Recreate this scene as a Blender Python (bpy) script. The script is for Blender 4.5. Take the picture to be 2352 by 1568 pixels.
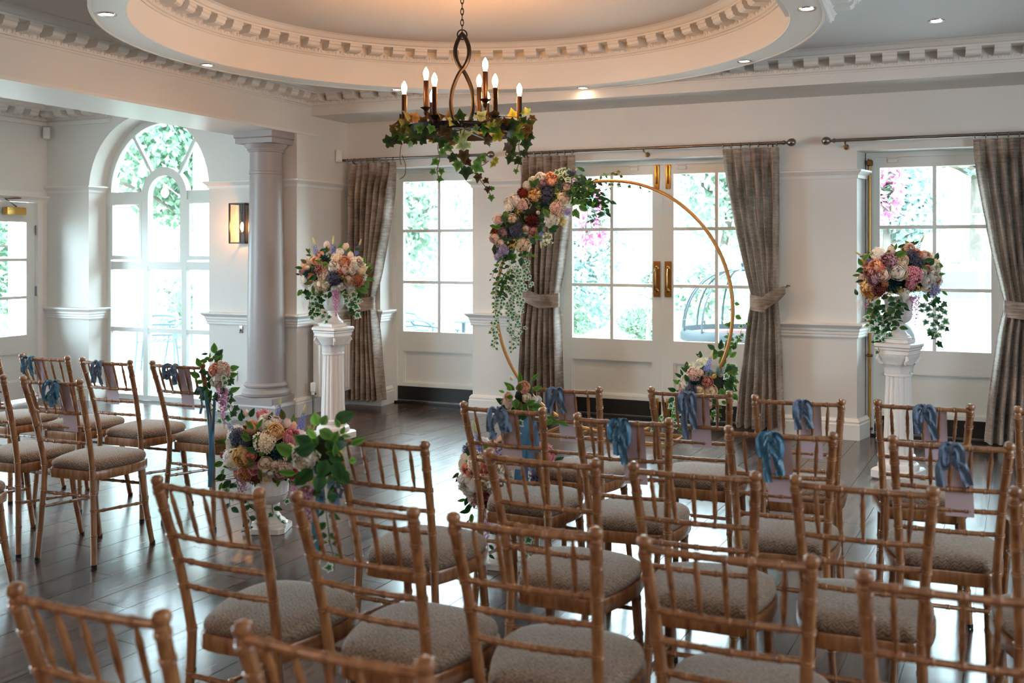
import bpy, math, random
from math import sin, cos, pi, radians, sqrt, atan2, exp
from mathutils import Vector, Matrix
S = bpy.context.scene
C = S.collection
for o in list(bpy.data.objects):
    bpy.data.objects.remove(o)

# ---------------------------------------------------------------- camera, world, exposure
cam_d = bpy.data.cameras.new('camera'); cam = bpy.data.objects.new('camera', cam_d); C.objects.link(cam)
cam.location = (0, 0, 1.54); cam.rotation_euler = (radians(90), 0, radians(22.8))
cam_d.sensor_width = 36; cam_d.lens = 36 * 2240 / 2352
cam_d.shift_y = -215 / 2352
cam_d.clip_start = .05
cam_d.dof.use_dof = True; cam_d.dof.focus_distance = 6.6; cam_d.dof.aperture_fstop = 3.2
S.camera = cam
world = bpy.data.worlds.new('overcast_sky'); S.world = world; world.use_nodes = True
wn = world.node_tree.nodes; wn['Background'].inputs[0].default_value = (.69, .885, 1, 1)
wn['Background'].inputs[1].default_value = 17.0
S.view_settings.view_transform = 'Standard'; S.view_settings.look = 'None'
S.view_settings.gamma = 1; S.view_settings.use_curve_mapping = False
S.view_settings.exposure = 0.48
S.cycles.max_bounces = 10; S.cycles.diffuse_bounces = 6; S.cycles.transparent_max_bounces = 24
S.cycles.caustics_reflective = False; S.cycles.caustics_refractive = False
S.cycles.sample_clamp_indirect = 6
WARM = (1, .56, .27)
def area(name, loc, size, power, col, rot=(0, 0, 0), sy=None):
    l = bpy.data.lights.new(name, 'AREA'); l.energy = power; l.color = col; l.size = size
    if sy: l.shape = 'RECTANGLE'; l.size_y = sy
    o = bpy.data.objects.new(name, l); C.objects.link(o); o.location = loc; o.rotation_euler = rot
    return o
sun_d = bpy.data.lights.new('hazy_sun', 'SUN'); sun_d.energy = 2.0; sun_d.angle = radians(14); sun_d.color = (1, .98, .94)
sun = bpy.data.objects.new('hazy_sun', sun_d); C.objects.link(sun); sun.rotation_euler = Vector((-.35, .6, -.8)).to_track_quat('-Z', 'Y').to_euler()
# unseen area lights added as fill: warm overhead behind the camera, cool from both sides
area('rear_warm_fill', (-3.4, -1.2, 2.95), 1.2, 36, (1, .77, .6))
area('rear_warm_fill', (0.6, -1.2, 2.95), 1.2, 36, (1, .77, .6))
area('side_cool_fill', (3.3, 3.2, 1.6), 1.6, 80, (.80, .92, 1), (0, radians(90), 0), 3.4)  # added cool fill; the side wall has no window
area('alcove_cool_fill', (-8.2, 3.4, 1.5), 1.6, 10, (.86, .97, 1), (0, radians(-90), 0), 3.0)  # added cool fill in front of the unseen alcove opening

# ---------------------------------------------------------------- mesh helpers
class MB:
    def __init__(s): s.v = []; s.f = []; s.t = []
    def vert(s, p, t=0.): s.v.append(tuple(p)); s.t.append(t); return len(s.v) - 1
    def box(s, x0, x1, y0, y1, z0, z1):
        b = len(s.v)
        for z in (z0, z1):
            for x, y in ((x0, y0), (x1, y0), (x1, y1), (x0, y1)): s.vert((x, y, z))
        s.f += [[b + i for i in q] for q in ((3, 2, 1, 0), (4, 5, 6, 7), (0, 1, 5, 4), (1, 2, 6, 5), (2, 3, 7, 6), (3, 0, 4, 7))]
        return s
    def cbox(s, c, d, bev=0):
        x, y, z = c; a, b, e = d[0] / 2, d[1] / 2, d[2] / 2
        if not bev: return s.box(x - a, x + a, y - b, y + b, z - e, z + e)
        pr = [(-a + bev, -b), (a - bev, -b), (a, -b + bev), (a, b - bev), (a - bev, b), (-a + bev, b), (-a, b - bev), (-a, -b + bev)]
        k = len(s.v); n = 8
        for zz, q in ((z - e, 1 - bev / max(a, b)), (z - e + bev, 1), (z + e - bev, 1), (z + e, 1 - bev / max(a, b))):
            for p in pr: s.vert((x + p[0] * q, y + p[1] * q, zz))
        for r in range(3):
            for i in range(n): s.f.append([k + r * n + i, k + r * n + (i + 1) % n, k + (r + 1) * n + (i + 1) % n, k + (r + 1) * n + i])
        s.f.append([k + i for i in reversed(range(n))]); s.f.append([k + 3 * n + i for i in range(n)])
        return s
    def lathe(s, prof, n=20, M=None, caps=True, flute=None):
        b = len(s.v); M = M or Matrix()
        for r, z in prof:
            for i in range(n):
                a = 2 * pi * i / n; rr = r * (flute(a) if flute else 1)
                s.vert(M @ Vector((rr * cos(a), rr * sin(a), z)))
        for k in range(len(prof) - 1):
            for i in range(n):
                j = (i + 1) % n; s.f.append([b + k * n + i, b + k * n + j, b + (k + 1) * n + j, b + (k + 1) * n + i])
        if caps:
            s.f.append([b + i for i in reversed(range(n))]); s.f.append([b + (len(prof) - 1) * n + i for i in range(n)])
        return s
    def rod(s, a, b, prof, n=10):
        """prof: list of (t 0..1, radius) along a-b"""
        a = Vector(a); b = Vector(b); d = b - a
        M = Matrix.Translation(a) @ d.to_track_quat('Z', 'Y').to_matrix().to_4x4()
        return s.lathe([(r, t * d.length) for t, r in prof], n, M)
    def tube(s, pts, rad, n=6, closed=False, caps=True):
        pts = [Vector(p) for p in pts]; m = len(pts); b = len(s.v); up = None
        for i, p in enumerate(pts):
            if closed: t = pts[(i + 1) % m] - pts[i - 1]
            else: t = pts[min(i + 1, m - 1)] - pts[max(i - 1, 0)]
            t.normalize()
            if up is None: up = t.orthogonal().normalized()
            up = (up - t * up.dot(t)); up = up.normalized() if up.length > 1e-6 else t.orthogonal().normalized()
            w = t.cross(up); r = rad[i] if isinstance(rad, (list, tuple)) else rad
            for k in range(n):
                a = 2 * pi * k / n; s.vert(p + (up * cos(a) + w * sin(a)) * r)
        for i in range(m if closed else m - 1):
            for k in range(n):
                j = (i + 1) % m; l = (k + 1) % n
                s.f.append([b + i * n + k, b + i * n + l, b + j * n + l, b + j * n + k])
        if caps and not closed:
            s.f.append([b + i for i in reversed(range(n))]); s.f.append([b + (m - 1) * n + i for i in range(n)])
        return s
    def sweep(s, prof, path, closed=False):
        """prof: closed polygon (out, z); path: plan points, 'out' is to the right of travel, mitred"""
        m = len(path); n = len(prof); b = len(s.v)
        P = [Vector(p) for p in path]
        def nrm(i, j): d = (P[j] - P[i]).normalized(); return Vector((d.y, -d.x))
        for i in range(m):
            if closed: n1, n2 = nrm(i - 1, i), nrm(i, (i + 1) % m)
            else: n1 = nrm(max(i - 1, 0), max(i, 1)); n2 = nrm(min(i, m - 2), min(i + 1, m - 1))
            mv = n1 + n2; mv = mv / max(mv.length_squared / 2, .15)
            for o_, z in prof: s.vert((P[i].x + mv.x * o_, P[i].y + mv.y * o_, z))
        for i in range(m if closed else m - 1):
            j = (i + 1) % m
            for k in range(n):
                l = (k + 1) % n; s.f.append([b + i * n + k, b + i * n + l, b + j * n + l, b + j * n + k])
        if not closed:
            s.f.append([b + i for i in range(n)]); s.f.append([b + (m - 1) * n + i for i in reversed(range(n))])
        return s
    def prism(s, poly, fn, h0, h1):
        """poly 2D extruded; fn(a,b,h)->xyz"""
        b = len(s.v); n = len(poly)
        for h in (h0, h1):
            for p in poly: s.vert(fn(p[0], p[1], h))
        s.f.append([b + i for i in reversed(range(n))]); s.f.append([b + n + i for i in range(n)])
        for i in range(n): j = (i + 1) % n; s.f.append([b + i, b + j, b + n + j, b + n + i])
        return s
    def grid(s, nu, nv, fn, tf=None):
        b = len(s.v)
        for j in range(nv):
            for i in range(nu):
                u, w = i / (nu - 1), j / (nv - 1); s.vert(fn(u, w), tf(u, w) if tf else 0)
        for j in range(nv - 1):
            for i in range(nu - 1): s.f.append([b + j * nu + i, b + j * nu + i + 1, b + (j + 1) * nu + i + 1, b + (j + 1) * nu + i])
        return s
    def add(s, o, M):
        b = len(s.v)
        for p, t in zip(o.v, o.t): s.vert(M @ Vector(p), t)
        s.f += [[b + i for i in q] for q in o.f]
        return s
    def mesh(s, name, mat=None, smooth=True, ang=38):
        me = bpy.data.meshes.new(name); me.from_pydata(s.v, [], s.f)
        if any(s.t): me.attributes.new('pt', 'FLOAT', 'POINT').data.foreach_set('value', s.t)
        if mat: me.materials.append(mat)
        me.validate(); me.update()
        if smooth:
            me.shade_smooth(); me.set_sharp_from_angle(angle=radians(ang))
        return me
    def build(s, name, mat, parent=None, smooth=True, ang=38, **k): return put(name, s.mesh(name, mat, smooth, ang), parent, **k)
def put(name, me, parent=None, M=None, **k):
    o = bpy.data.objects.new(name, me); C.objects.link(o)
    if parent: o.parent = parent
    if M is not None: o.matrix_local = M
    return tag(o, **k)
def tag(o, label=None, cat=None, group=None, kind=None):
    if label: o['label'] = label
    if cat: o['category'] = cat
    if group: o['group'] = group
    if kind: o['kind'] = kind
    return o
def thing(name, label, cat, loc=(0, 0, 0), rz=0, group=None, kind=None):
    o = bpy.data.objects.new(name, None); C.objects.link(o); o.location = loc; o.rotation_euler = (0, 0, rz)
    o.empty_display_size = .05
    return tag(o, label, cat, group, kind)
def struct(name, label=None): return thing(name, label, None, kind='structure')
def T(x, y, z): return Matrix.Translation((x, y, z))
def Rz(a): return Matrix.Rotation(a, 4, 'Z')
def Rx(a): return Matrix.Rotation(a, 4, 'X')
def Ry(a): return Matrix.Rotation(a, 4, 'Y')
def Sc(a): return Matrix.Scale(a, 4)
def facing(p, n, roll=0, sc=1):
    """matrix placing a +Z facing mesh at p looking along n"""
    q = Vector(n).to_track_quat('Z', 'Y').to_matrix().to_4x4()
    return Matrix.Translation(p) @ q @ Rz(roll) @ Sc(sc)
R = random.Random(7)

# ---------------------------------------------------------------- materials
def srgb(h):
    c = [int(h[i:i + 2], 16) / 255 for i in (0, 2, 4)]
    return tuple((x / 12.92 if x < .04045 else ((x + .055) / 1.055) ** 2.4) for x in c) + (1,)
def mat(name, col, rough=.5, metal=0, spec=.5, noise=0, nscale=8, bump=0, bscale=40, col2=None, coat=0, trans=0, emit=None, es=0):
    m = bpy.data.materials.new(name); m.use_nodes = True; nt = m.node_tree; N = nt.nodes; L = nt.links
    b = N['Principled BSDF']; c = srgb(col) if isinstance(col, str) else tuple(col) + (1,)
    b.inputs['Base Color'].default_value = c; b.inputs['Roughness'].default_value = rough
    b.inputs['Metallic'].default_value = metal; b.inputs['Specular IOR Level'].default_value = spec
    b.inputs['Coat Weight'].default_value = coat; b.inputs['Coat Roughness'].default_value = .15
    if noise or col2:
        tc = N.new('ShaderNodeTexCoord'); nz = N.new('ShaderNodeTexNoise'); nz.inputs['Scale'].default_value = nscale
        nz.inputs['Detail'].default_value = 4; L.new(tc.outputs['Object'], nz.inputs['Vector'])
        mx = N.new('ShaderNodeMix'); mx.data_type = 'RGBA'
        c2 = srgb(col2) if col2 else tuple(x * (1 - noise) for x in c[:3]) + (1,)
        mx.inputs[6].default_value = c; mx.inputs[7].default_value = c2
        mr = N.new('ShaderNodeMapRange'); mr.inputs[1].default_value = .35; mr.inputs[2].default_value = .65
        L.new(nz.outputs[0], mr.inputs[0]); L.new(mr.outputs[0], mx.inputs[0]); L.new(mx.outputs[2], b.inputs['Base Color'])
    if bump:
        tc = N.new('ShaderNodeTexCoord'); n2 = N.new('ShaderNodeTexNoise'); n2.inputs['Scale'].default_value = bscale
        L.new(tc.outputs['Object'], n2.inputs['Vector'])
        bp = N.new('ShaderNodeBump'); bp.inputs['Strength'].default_value = bump; bp.inputs['Distance'].default_value = .01
        L.new(n2.outputs[0], bp.inputs['Height']); L.new(bp.outputs[0], b.inputs['Normal'])
    if emit: b.inputs['Emission Color'].default_value = tuple(emit) + (1,); b.inputs['Emission Strength'].default_value = es
    return m
def petal(name, inner, outer, rough=.6, trans=.25, mid=.45):
    """petal / leaf colour running from the base (pt 0) to the edge (pt 1)"""
    m = bpy.data.materials.new(name); m.use_nodes = True; nt = m.node_tree; N = nt.nodes; L = nt.links
    b = N['Principled BSDF']; b.inputs['Roughness'].default_value = rough; b.inputs['Specular IOR Level'].default_value = .3
    a = N.new('ShaderNodeAttribute'); a.attribute_name = 'pt'
    cr = N.new('ShaderNodeValToRGB'); e = cr.color_ramp.elements
    e[0].position = max(mid - .3, 0); e[0].color = srgb(inner); e[1].position = min(mid + .3, 1); e[1].color = srgb(outer)
    L.new(a.outputs['Fac'], cr.inputs[0]); L.new(cr.outputs[0], b.inputs['Base Color'])
    if trans:
        tr = N.new('ShaderNodeBsdfTranslucent'); L.new(cr.outputs[0], tr.inputs['Color'])
        ms = N.new('ShaderNodeMixShader'); ms.inputs[0].default_value = trans
        L.new(b.outputs[0], ms.inputs[1]); L.new(tr.outputs[0], ms.inputs[2]); L.new(ms.outputs[0], N['Material Output'].inputs[0])
    return m
def glass_mat(name, tint=(.97, 1, .99), ior=1.3):
    m = bpy.data.materials.new(name); m.use_nodes = True; nt = m.node_tree; N = nt.nodes; L = nt.links
    N.remove(N['Principled BSDF'])
    t = N.new('ShaderNodeBsdfTransparent'); t.inputs[0].default_value = tint + (1,)
    g = N.new('ShaderNodeBsdfGlossy'); g.inputs['Roughness'].default_value = .02
    f = N.new('ShaderNodeFresnel'); f.inputs[0].default_value = ior
    ms = N.new('ShaderNodeMixShader'); L.new(f.outputs[0], ms.inputs[0]); L.new(t.outputs[0], ms.inputs[1]); L.new(g.outputs[0], ms.inputs[2])
    L.new(ms.outputs[0], N['Material Output'].inputs[0])
    return m
def wood_mat():
    m = bpy.data.materials.new('limed_beech'); m.use_nodes = True; nt = m.node_tree; N = nt.nodes; L = nt.links
    b = N['Principled BSDF']; b.inputs['Roughness'].default_value = .34; b.inputs['Coat Weight'].default_value = .6; b.inputs['Coat Roughness'].default_value = .2
    tc = N.new('ShaderNodeTexCoord'); mp = N.new('ShaderNodeMapping'); mp.inputs['Scale'].default_value = (14, 14, 2.2)
    nz = N.new('ShaderNodeTexNoise'); nz.inputs['Scale'].default_value = 4; nz.inputs['Detail'].default_value = 6
    oi = N.new('ShaderNodeObjectInfo')
    ad = N.new('ShaderNodeVectorMath'); ad.operation = 'ADD'; L.new(tc.outputs['Object'], ad.inputs[0]); L.new(oi.outputs['Random'], ad.inputs[1])
    L.new(ad.outputs[0], mp.inputs[0]); L.new(mp.outputs[0], nz.inputs['Vector'])
    cr = N.new('ShaderNodeValToRGB'); e = cr.color_ramp.elements
    e[0].position = .3; e[0].color = srgb('724424'); e[1].position = .72; e[1].color = srgb('ae7b4e')
    L.new(nz.outputs[0], cr.inputs[0]); L.new(cr.outputs[0], b.inputs['Base Color'])
    return m
def floor_mat():
    m = bpy.data.materials.new('dark_plank'); m.use_nodes = True; nt = m.node_tree; N = nt.nodes; L = nt.links
    b = N['Principled BSDF']; tc = N.new('ShaderNodeTexCoord'); oi = N.new('ShaderNodeObjectInfo')
    mp = N.new('ShaderNodeMapping'); mp.inputs['Scale'].default_value = (16, 1.6, 1)
    cb = N.new('ShaderNodeCombineXYZ'); ml = N.new('ShaderNodeMath'); ml.operation = 'MULTIPLY'; ml.inputs[1].default_value = 40
    L.new(oi.outputs['Random'], ml.inputs[0]); L.new(ml.outputs[0], cb.inputs[0]); L.new(ml.outputs[0], cb.inputs[1]); L.new(cb.outputs[0], mp.inputs['Location'])
    L.new(tc.outputs['Object'], mp.inputs[0])
    nz = N.new('ShaderNodeTexNoise'); nz.inputs['Scale'].default_value = 2; nz.inputs['Detail'].default_value = 7; nz.inputs['Distortion'].default_value = .8
    L.new(mp.outputs[0], nz.inputs['Vector'])
    cr = N.new('ShaderNodeValToRGB'); e = cr.color_ramp.elements
    e[0].position = .34; e[0].color = srgb('1b1819'); e[1].position = .68; e[1].color = srgb('635048')
    L.new(nz.outputs[0], cr.inputs[0])
    mx = N.new('ShaderNodeMix'); mx.data_type = 'RGBA'; mx.blend_type = 'MULTIPLY'; mx.inputs[0].default_value = 1
    c2 = N.new('ShaderNodeValToRGB'); e = c2.color_ramp.elements; e[0].color = (.45, .45, .5, 1); e[1].color = (1.25, 1.12, 1, 1)
    L.new(oi.outputs['Random'], c2.inputs[0]); L.new(cr.outputs[0], mx.inputs[6]); L.new(c2.outputs[0], mx.inputs[7]); L.new(mx.outputs[2], b.inputs['Base Color'])
    mr = N.new('ShaderNodeMapRange'); mr.inputs[3].default_value = .16; mr.inputs[4].default_value = .32; L.new(nz.outputs[0], mr.inputs[0]); L.new(mr.outputs[0], b.inputs['Roughness'])
    bp = N.new('ShaderNodeBump'); bp.inputs['Strength'].default_value = .16; bp.inputs['Distance'].default_value = .003
    L.new(nz.outputs[0], bp.inputs['Height']); L.new(bp.outputs[0], b.inputs['Normal']); b.inputs['IOR'].default_value = 1.54; b.inputs['Specular IOR Level'].default_value = 1.0; b.inputs['Coat Weight'].default_value = .2; b.inputs['Coat Roughness'].default_value = .12
    return m
def cushion_mat():
    m = bpy.data.materials.new('chevron_fabric'); m.use_nodes = True; nt = m.node_tree; N = nt.nodes; L = nt.links
    b = N['Principled BSDF']; b.inputs['Roughness'].default_value = .75; b.inputs['Sheen Weight'].default_value = .25
    tc = N.new('ShaderNodeTexCoord'); sp = N.new('ShaderNodeSeparateXYZ'); L.new(tc.outputs['Object'], sp.inputs[0])
    def mth(op, a, v):
        n = N.new('ShaderNodeMath'); n.operation = op
        if isinstance(a, (int, float)): n.inputs[0].default_value = a
        else: L.new(a, n.inputs[0])
        if isinstance(v, (int, float)): n.inputs[1].default_value = v
        else: L.new(v, n.inputs[1])
        return n.outputs[0]
    nz = N.new('ShaderNodeTexNoise'); nz.inputs['Scale'].default_value = 45; L.new(tc.outputs['Object'], nz.inputs['Vector'])
    zig = mth('PINGPONG', mth('ADD', mth('MULTIPLY', sp.outputs[0], 1), mth('MULTIPLY', nz.outputs[0], .006)), .0135)
    ph = mth('ADD', mth('ADD', sp.outputs[1], mth('MULTIPLY', zig, 1.15)), mth('MULTIPLY', sp.outputs[2], 1.0))
    ph = mth('ADD', ph, mth('MULTIPLY', nz.outputs[0], .02))
    w = mth('SINE', mth('MULTIPLY', ph, 2 * pi / .0145), 0)
    n2 = N.new('ShaderNodeTexNoise'); n2.inputs['Scale'].default_value = 130; L.new(tc.outputs['Object'], n2.inputs['Vector'])
    w = mth('ADD', mth('MULTIPLY', w, .17), n2.outputs[0])
    cr = N.new('ShaderNodeValToRGB'); e = cr.color_ramp.elements
    e[0].position = .1; e[0].color = srgb('36251a'); e[1].position = .9; e[1].color = srgb('9e866f')
    L.new(w, cr.inputs[0]); L.new(cr.outputs[0], b.inputs['Base Color'])
    bp = N.new('ShaderNodeBump'); bp.inputs['Strength'].default_value = .5; bp.inputs['Distance'].default_value = .003; L.new(w, bp.inputs['Height']); L.new(bp.outputs[0], b.inputs['Normal'])
    return m
def curtain_mat():
    m = bpy.data.materials.new('crushed_taupe_fabric'); m.use_nodes = True; nt = m.node_tree; N = nt.nodes; L = nt.links
    b = N['Principled BSDF']; b.inputs['Roughness'].default_value = .55; b.inputs['Sheen Weight'].default_value = .5
    tc = N.new('ShaderNodeTexCoord')
    mp = N.new('ShaderNodeMapping'); mp.inputs['Scale'].default_value = (9, 9, 75); L.new(tc.outputs['Object'], mp.inputs[0])
    nz = N.new('ShaderNodeTexNoise'); nz.inputs['Scale'].default_value = 1; nz.inputs['Detail'].default_value = 5; L.new(mp.outputs[0], nz.inputs['Vector'])
    mp2 = N.new('ShaderNodeMapping'); mp2.inputs['Scale'].default_value = (7, 7, 4); L.new(tc.outputs['Object'], mp2.inputs[0])
    n2 = N.new('ShaderNodeTexNoise'); n2.inputs['Scale'].default_value = 1; n2.inputs['Detail'].default_value = 3; L.new(mp2.outputs[0], n2.inputs['Vector'])
    ad = N.new('ShaderNodeMath'); ad.operation = 'MULTIPLY_ADD'; ad.inputs[1].default_value = .75; L.new(nz.outputs[0], ad.inputs[0]); L.new(n2.outputs[0], ad.inputs[2])
    cr = N.new('ShaderNodeValToRGB'); e = cr.color_ramp.elements
    e[0].position = .36; e[0].color = srgb('66554a'); e[1].position = .66; e[1].color = srgb('c2b5aa')
    x = cr.color_ramp.elements.new(.51); x.color = srgb('9c8b7e')
    hf = N.new('ShaderNodeMath'); hf.operation = 'MULTIPLY'; hf.inputs[1].default_value = .571; L.new(ad.outputs[0], hf.inputs[0]); L.new(hf.outputs[0], cr.inputs[0])
    L.new(cr.outputs[0], b.inputs['Base Color'])
    bp = N.new('ShaderNodeBump'); bp.inputs['Strength'].default_value = .35; bp.inputs['Distance'].default_value = .004; L.new(nz.outputs[0], bp.inputs['Height']); L.new(bp.outputs[0], b.inputs['Normal'])
    tr = N.new('ShaderNodeBsdfTranslucent'); L.new(cr.outputs[0], tr.inputs['Color'])
    ms = N.new('ShaderNodeMixShader'); ms.inputs[0].default_value = .12
    L.new(b.outputs[0], ms.inputs[1]); L.new(tr.outputs[0], ms.inputs[2]); L.new(ms.outputs[0], N['Material Output'].inputs[0])
    return m
M = dict(
    wall=mat('cream_wall_paint', 'e6e4e0', .6, noise=.03, nscale=1.5, bump=.03, bscale=60),
    ceil=mat('grey_ceiling_paint', 'd9d9db', .7), drum=mat('drum_ceiling_paint', 'd8d0ca', .7),
    trim=mat('white_trim_paint', 'ebeae7', .4), cornice=mat('cornice_plaster', 'e4e1dc', .55, bump=.02, bscale=90), joinery=mat('white_door_gloss', 'e6e9e6', .3),
    grey=mat('grey_column_paint', 'a49c9b', .38), plaster=mat('white_plaster', 'ece9e6', .42, bump=.05, bscale=30),
    kick=mat('black_kick_plate', '161311', .35), brass=mat('polished_brass', 'c79a54', .22, 1), oldbrass=mat('aged_brass', '8a6a45', .35, 1), plate=mat('bronze_push_plate', 'a06c3e', .33, .9),
    iron=mat('black_iron', '1b1615', .38, .6), bronze=mat('bronze_candle_tube', '2e1c13', .38, .7), steel=mat('brushed_steel', '8d857f', .25, 1),
    plastic=mat('white_plastic', 'eceae6', .35), black=mat('black_rubber', '0d0c0c', .6), hinge=mat('steel_hinge', '777777', .3, 1),
    gold=mat('gold_hoop_paint', 'b98750', .35, .55), floor=floor_mat(), wood=wood_mat(), cushion=cushion_mat(), curtain=curtain_mat(),
    glass=glass_mat('window_glass'), bulbglass=glass_mat('bulb_glass', (1, .93, .8), 1.12), lanternglass=glass_mat('lantern_glass', (1, .96, .9), 1.08),
    bulb=mat('lit_candle_bulb', (1, .7, .4), .3, emit=(1, .43, .12), es=165), filament=mat('lit_filament', (1, .7, .4), .3, emit=(1, .43, .12), es=330),
    lamp=mat('lit_downlight', (1, .9, .8), .3, emit=(1, .74, .5), es=32), chrome=mat('downlight_bezel', 'b8b3ae', .2, .8),
    ribbon=mat('slate_blue_chiffon', '667e9a', .55, noise=.2, nscale=25), ribbon2=mat('dusk_blue_satin', '4a81a2', .4, noise=.25, nscale=20), card=mat('lilac_card', 'cbb9c4', .6),
    core=mat('dark_moss_core', '1d2a16', .9, noise=.4, nscale=40), stem=mat('green_stem', '4b5a2c', .6), vine=mat('brown_vine_stem', '5a4330', .7),
)
M['sheer'] = M['ribbon']

# ---------------------------------------------------------------- room shell
EYE = 1.54; XL = -5.25; YA = 7.43; XA = -8.34; YW = 8.28; YD = 8.55; CEIL = 3.0; ALC = 3.06; BB = 2.77
fl = struct('floor', 'dark walnut plank floor with a soft sheen')
MB().box(XA - .3, 3.6, -3.6, 9.0, -.12, -.012).build('sub_floor', M['black'], fl)
ang = radians(-5); W_, L_ = .2, 1.27
def infr(x, y):
    r = x * .9219 + y * .3875; d = -x * .3875 + y * .9219
    return d > 1.2 and abs(r / d) < .62 and d < 10.4
pm = {}
for i in range(-60, 40):
    off = ((i * 7) % 5) / 5 * L_
    for j in range(-8, 14):
        cx, cy = (i + .5) * W_, j * L_ + off
        x = cx * cos(ang) - cy * sin(ang); y = cx * sin(ang) + cy * cos(ang)
        if not (XA - .1 < x < 1.9 and 1 < y < 9.1 and infr(x, y)): continue
        if x < XL - .05 and y > YA + .75 or y > 8.9: continue
        k = R.randrange(4)
        if k not in pm: pm[k] = MB().box(-W_ / 2 + .0016, W_ / 2 - .0016, -L_ / 2 + .0016, L_ / 2 - .0016, -.011, 0).mesh('plank', M['floor'], False)
        o = put('plank', pm[k], fl); o.location = (x, y, -R.random() * .0007); o.rotation_euler = (0, 0, ang)
MB().box(XA - .3, 3.6, -3.6, 9.0, -.012, -.007).build('floor_base', M['floor'], fl)

def mould(parent, name, prof, path, m='trim', z=0): return MB().sweep([(a, b + z) for a, b in prof], path).build(name, M[m], parent, ang=25)
DADO = [(0, .815), (.012, .815), (.016, .825), (.014, .84), (.022, .845), (.022, .865), (.03, .872), (.03, .89), (.042, .9), (.06, .918), (.06, .93), (0, .935)]
PIC = [(0, 2.10), (.01, 2.10), (.014, 2.125), (.028, 2.14), (.045, 2.155), (.045, 2.168), (0, 2.175)]
SKIRT = [(0, 0), (.03, 0), (.03, .12), (.024, .13), (.026, .145), (.012, .165), (0, .17)]
WN = [0]
def trims(parent, path, d=True, p=True, s=True):
    if s: mould(parent, 'skirting', SKIRT, path)
    if d: mould(parent, 'dado_rail', DADO, path)
    if p: mould(parent, 'picture_rail', PIC, path)
def plan(poly, z0, z1, mb=None): return (mb or MB()).prism(poly, lambda a, b, h: (a, b, h), z0, z1)

wb = struct('wall_back', 'cream back wall with mouldings around three glazed doorways')
piers = [[(XL, YW), (-4.876, YW), (-4.876, 8.62), (XL - .6, 8.62), (XL - .6, YW)],
         [(-3.88, YW), (-3.12, YW), (-3.12, 8.62), (-3.88, 8.62)],
         [(-1.15, YW), (-.481, YW), (-.413, 8.62), (-1.15, 8.62)],
         [(.66, YW), (3.6, YW), (3.6, 8.62), (.6, 8.62)]]
for p in piers: plan(p, 0, 2.318).build('pier', M['wall'], wb)
MB().box(XL - .6, 3.6, YW, 8.62, 2.318, 3.4).build('upper_wall', M['wall'], wb)
for path in ([(XL, YW), (-4.876, YW), (-4.876, 8.5)], [(-3.88, 8.5), (-3.88, YW), (-3.12, YW), (-3.12, 8.5)],
             [(-1.15, 8.5), (-1.15, YW), (-.481, YW), (-.42, 8.5)], [(.65, 8.5), (.66, YW), (3.4, YW)]): trims(wb, path)
wl = struct('wall_left', 'cream return wall between the alcove and the back wall')
MB().box(XL - .6, XL, YA, YW, 0, 3.2).build('wall_stub', M['wall'], wl)
trims(wl, [(-5.66, YA), (XL, YA), (XL, YW)])
bl = struct('trim_1', 'deep ceiling beam over the column with bracketed cornice')
MB().box(XL - .6, XL, -3.5, YA, 2.59, 3.2).build('beam', M['wall'], bl)
MB().box(XL - .63, XL + .012, -3.5, YA + .35, 2.582, 2.605).build('beam_edge_bead', M['trim'], bl)
bb = struct('trim_2', 'ceiling beam along the back wall with bracketed cornice')
MB().box(XL, 3.6, 7.66, YW, BB, 3.2).build('beam', M['wall'], bb)

CORN = [(0, 0), (.012, 0), (.016, .012), (.03, .016), (.034, .05), (.034, .098), (.165, .098), (.165, .112), (.18, .116), (.2, .14), (.225, .152), (.225, .155), (0, .155)]
mod_prof = [(0, -.006), (.095, -.006), (.112, .004), (.118, .024), (.126, .03), (.126, .05), (0, .05)]
MODW = .1
modm = MB().prism(mod_prof, lambda a, b, h: (h, -a, b), -MODW / 2, MODW / 2).mesh('modillion', M['cornice'], True, 25)
def egg_mb():
    e = MB(); n = 6
    for k in range(4):
        v = k / 3; z = .014 + .034 * (1 - v); rr = .016 * sin(pi * (.12 + .8 * (1 - v)) ** .9) + .001
        for i in range(n + 1):
            a = pi * i / n; e.vert((rr * cos(a), -(.018 + .02 * (1 - v)) - .55 * rr * sin(a), z))
    for k in range(3):
        for i in range(n): e.f.append([k * (n + 1) + i, k * (n + 1) + i + 1, (k + 1) * (n + 1) + i + 1, (k + 1) * (n + 1) + i])
    b = len(e.v)
    for x, y, z in ((.024, -.034, .05), (.031, -.05, .05), (.038, -.034, .05), (.031, -.024, .014)): e.vert((x, y, z))
    e.f += [[b, b + 1, b + 3], [b + 1, b + 2, b + 3]]
    return e
EGG = egg_mb()
def cornice(parent, p0, p1, z, rng=None, mods=True):
    """straight cornice; outward side is to the right of p0->p1"""
    MB().sweep([(a, b + z) for a, b in CORN], [p0, p1]).build('cornice_moulding', M['cornice'], parent, ang=20)
    a = Vector(p0); b = Vector(p1); d = (b - a).normalized(); L = (b - a).length; rz = atan2(d.y, d.x)
    g = MB(); s = .03
    while s < L - .03:
        q = a + d * s; g.add(EGG, T(q.x, q.y, z) @ Rz(rz)); s += .062
    g.build('egg_and_dart', M['cornice'], parent, kind='stuff')
    s = .13
    while s < L - .1:
        q = a + d * s + Vector((d.y, -d.x)) * .034; put('modillion', modm, parent, T(q.x, q.y, z + .048) @ Rz(rz)); s += .182
cornice(bl, (XL, 1.6), (XL, 7.66), CEIL - .155)
for xa, xb in ((XL, -2.65 - .85), (-2.65 + .85, 2.2)): cornice(bb, (xa, 7.66), (xb, 7.66), CEIL - .155)
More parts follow.
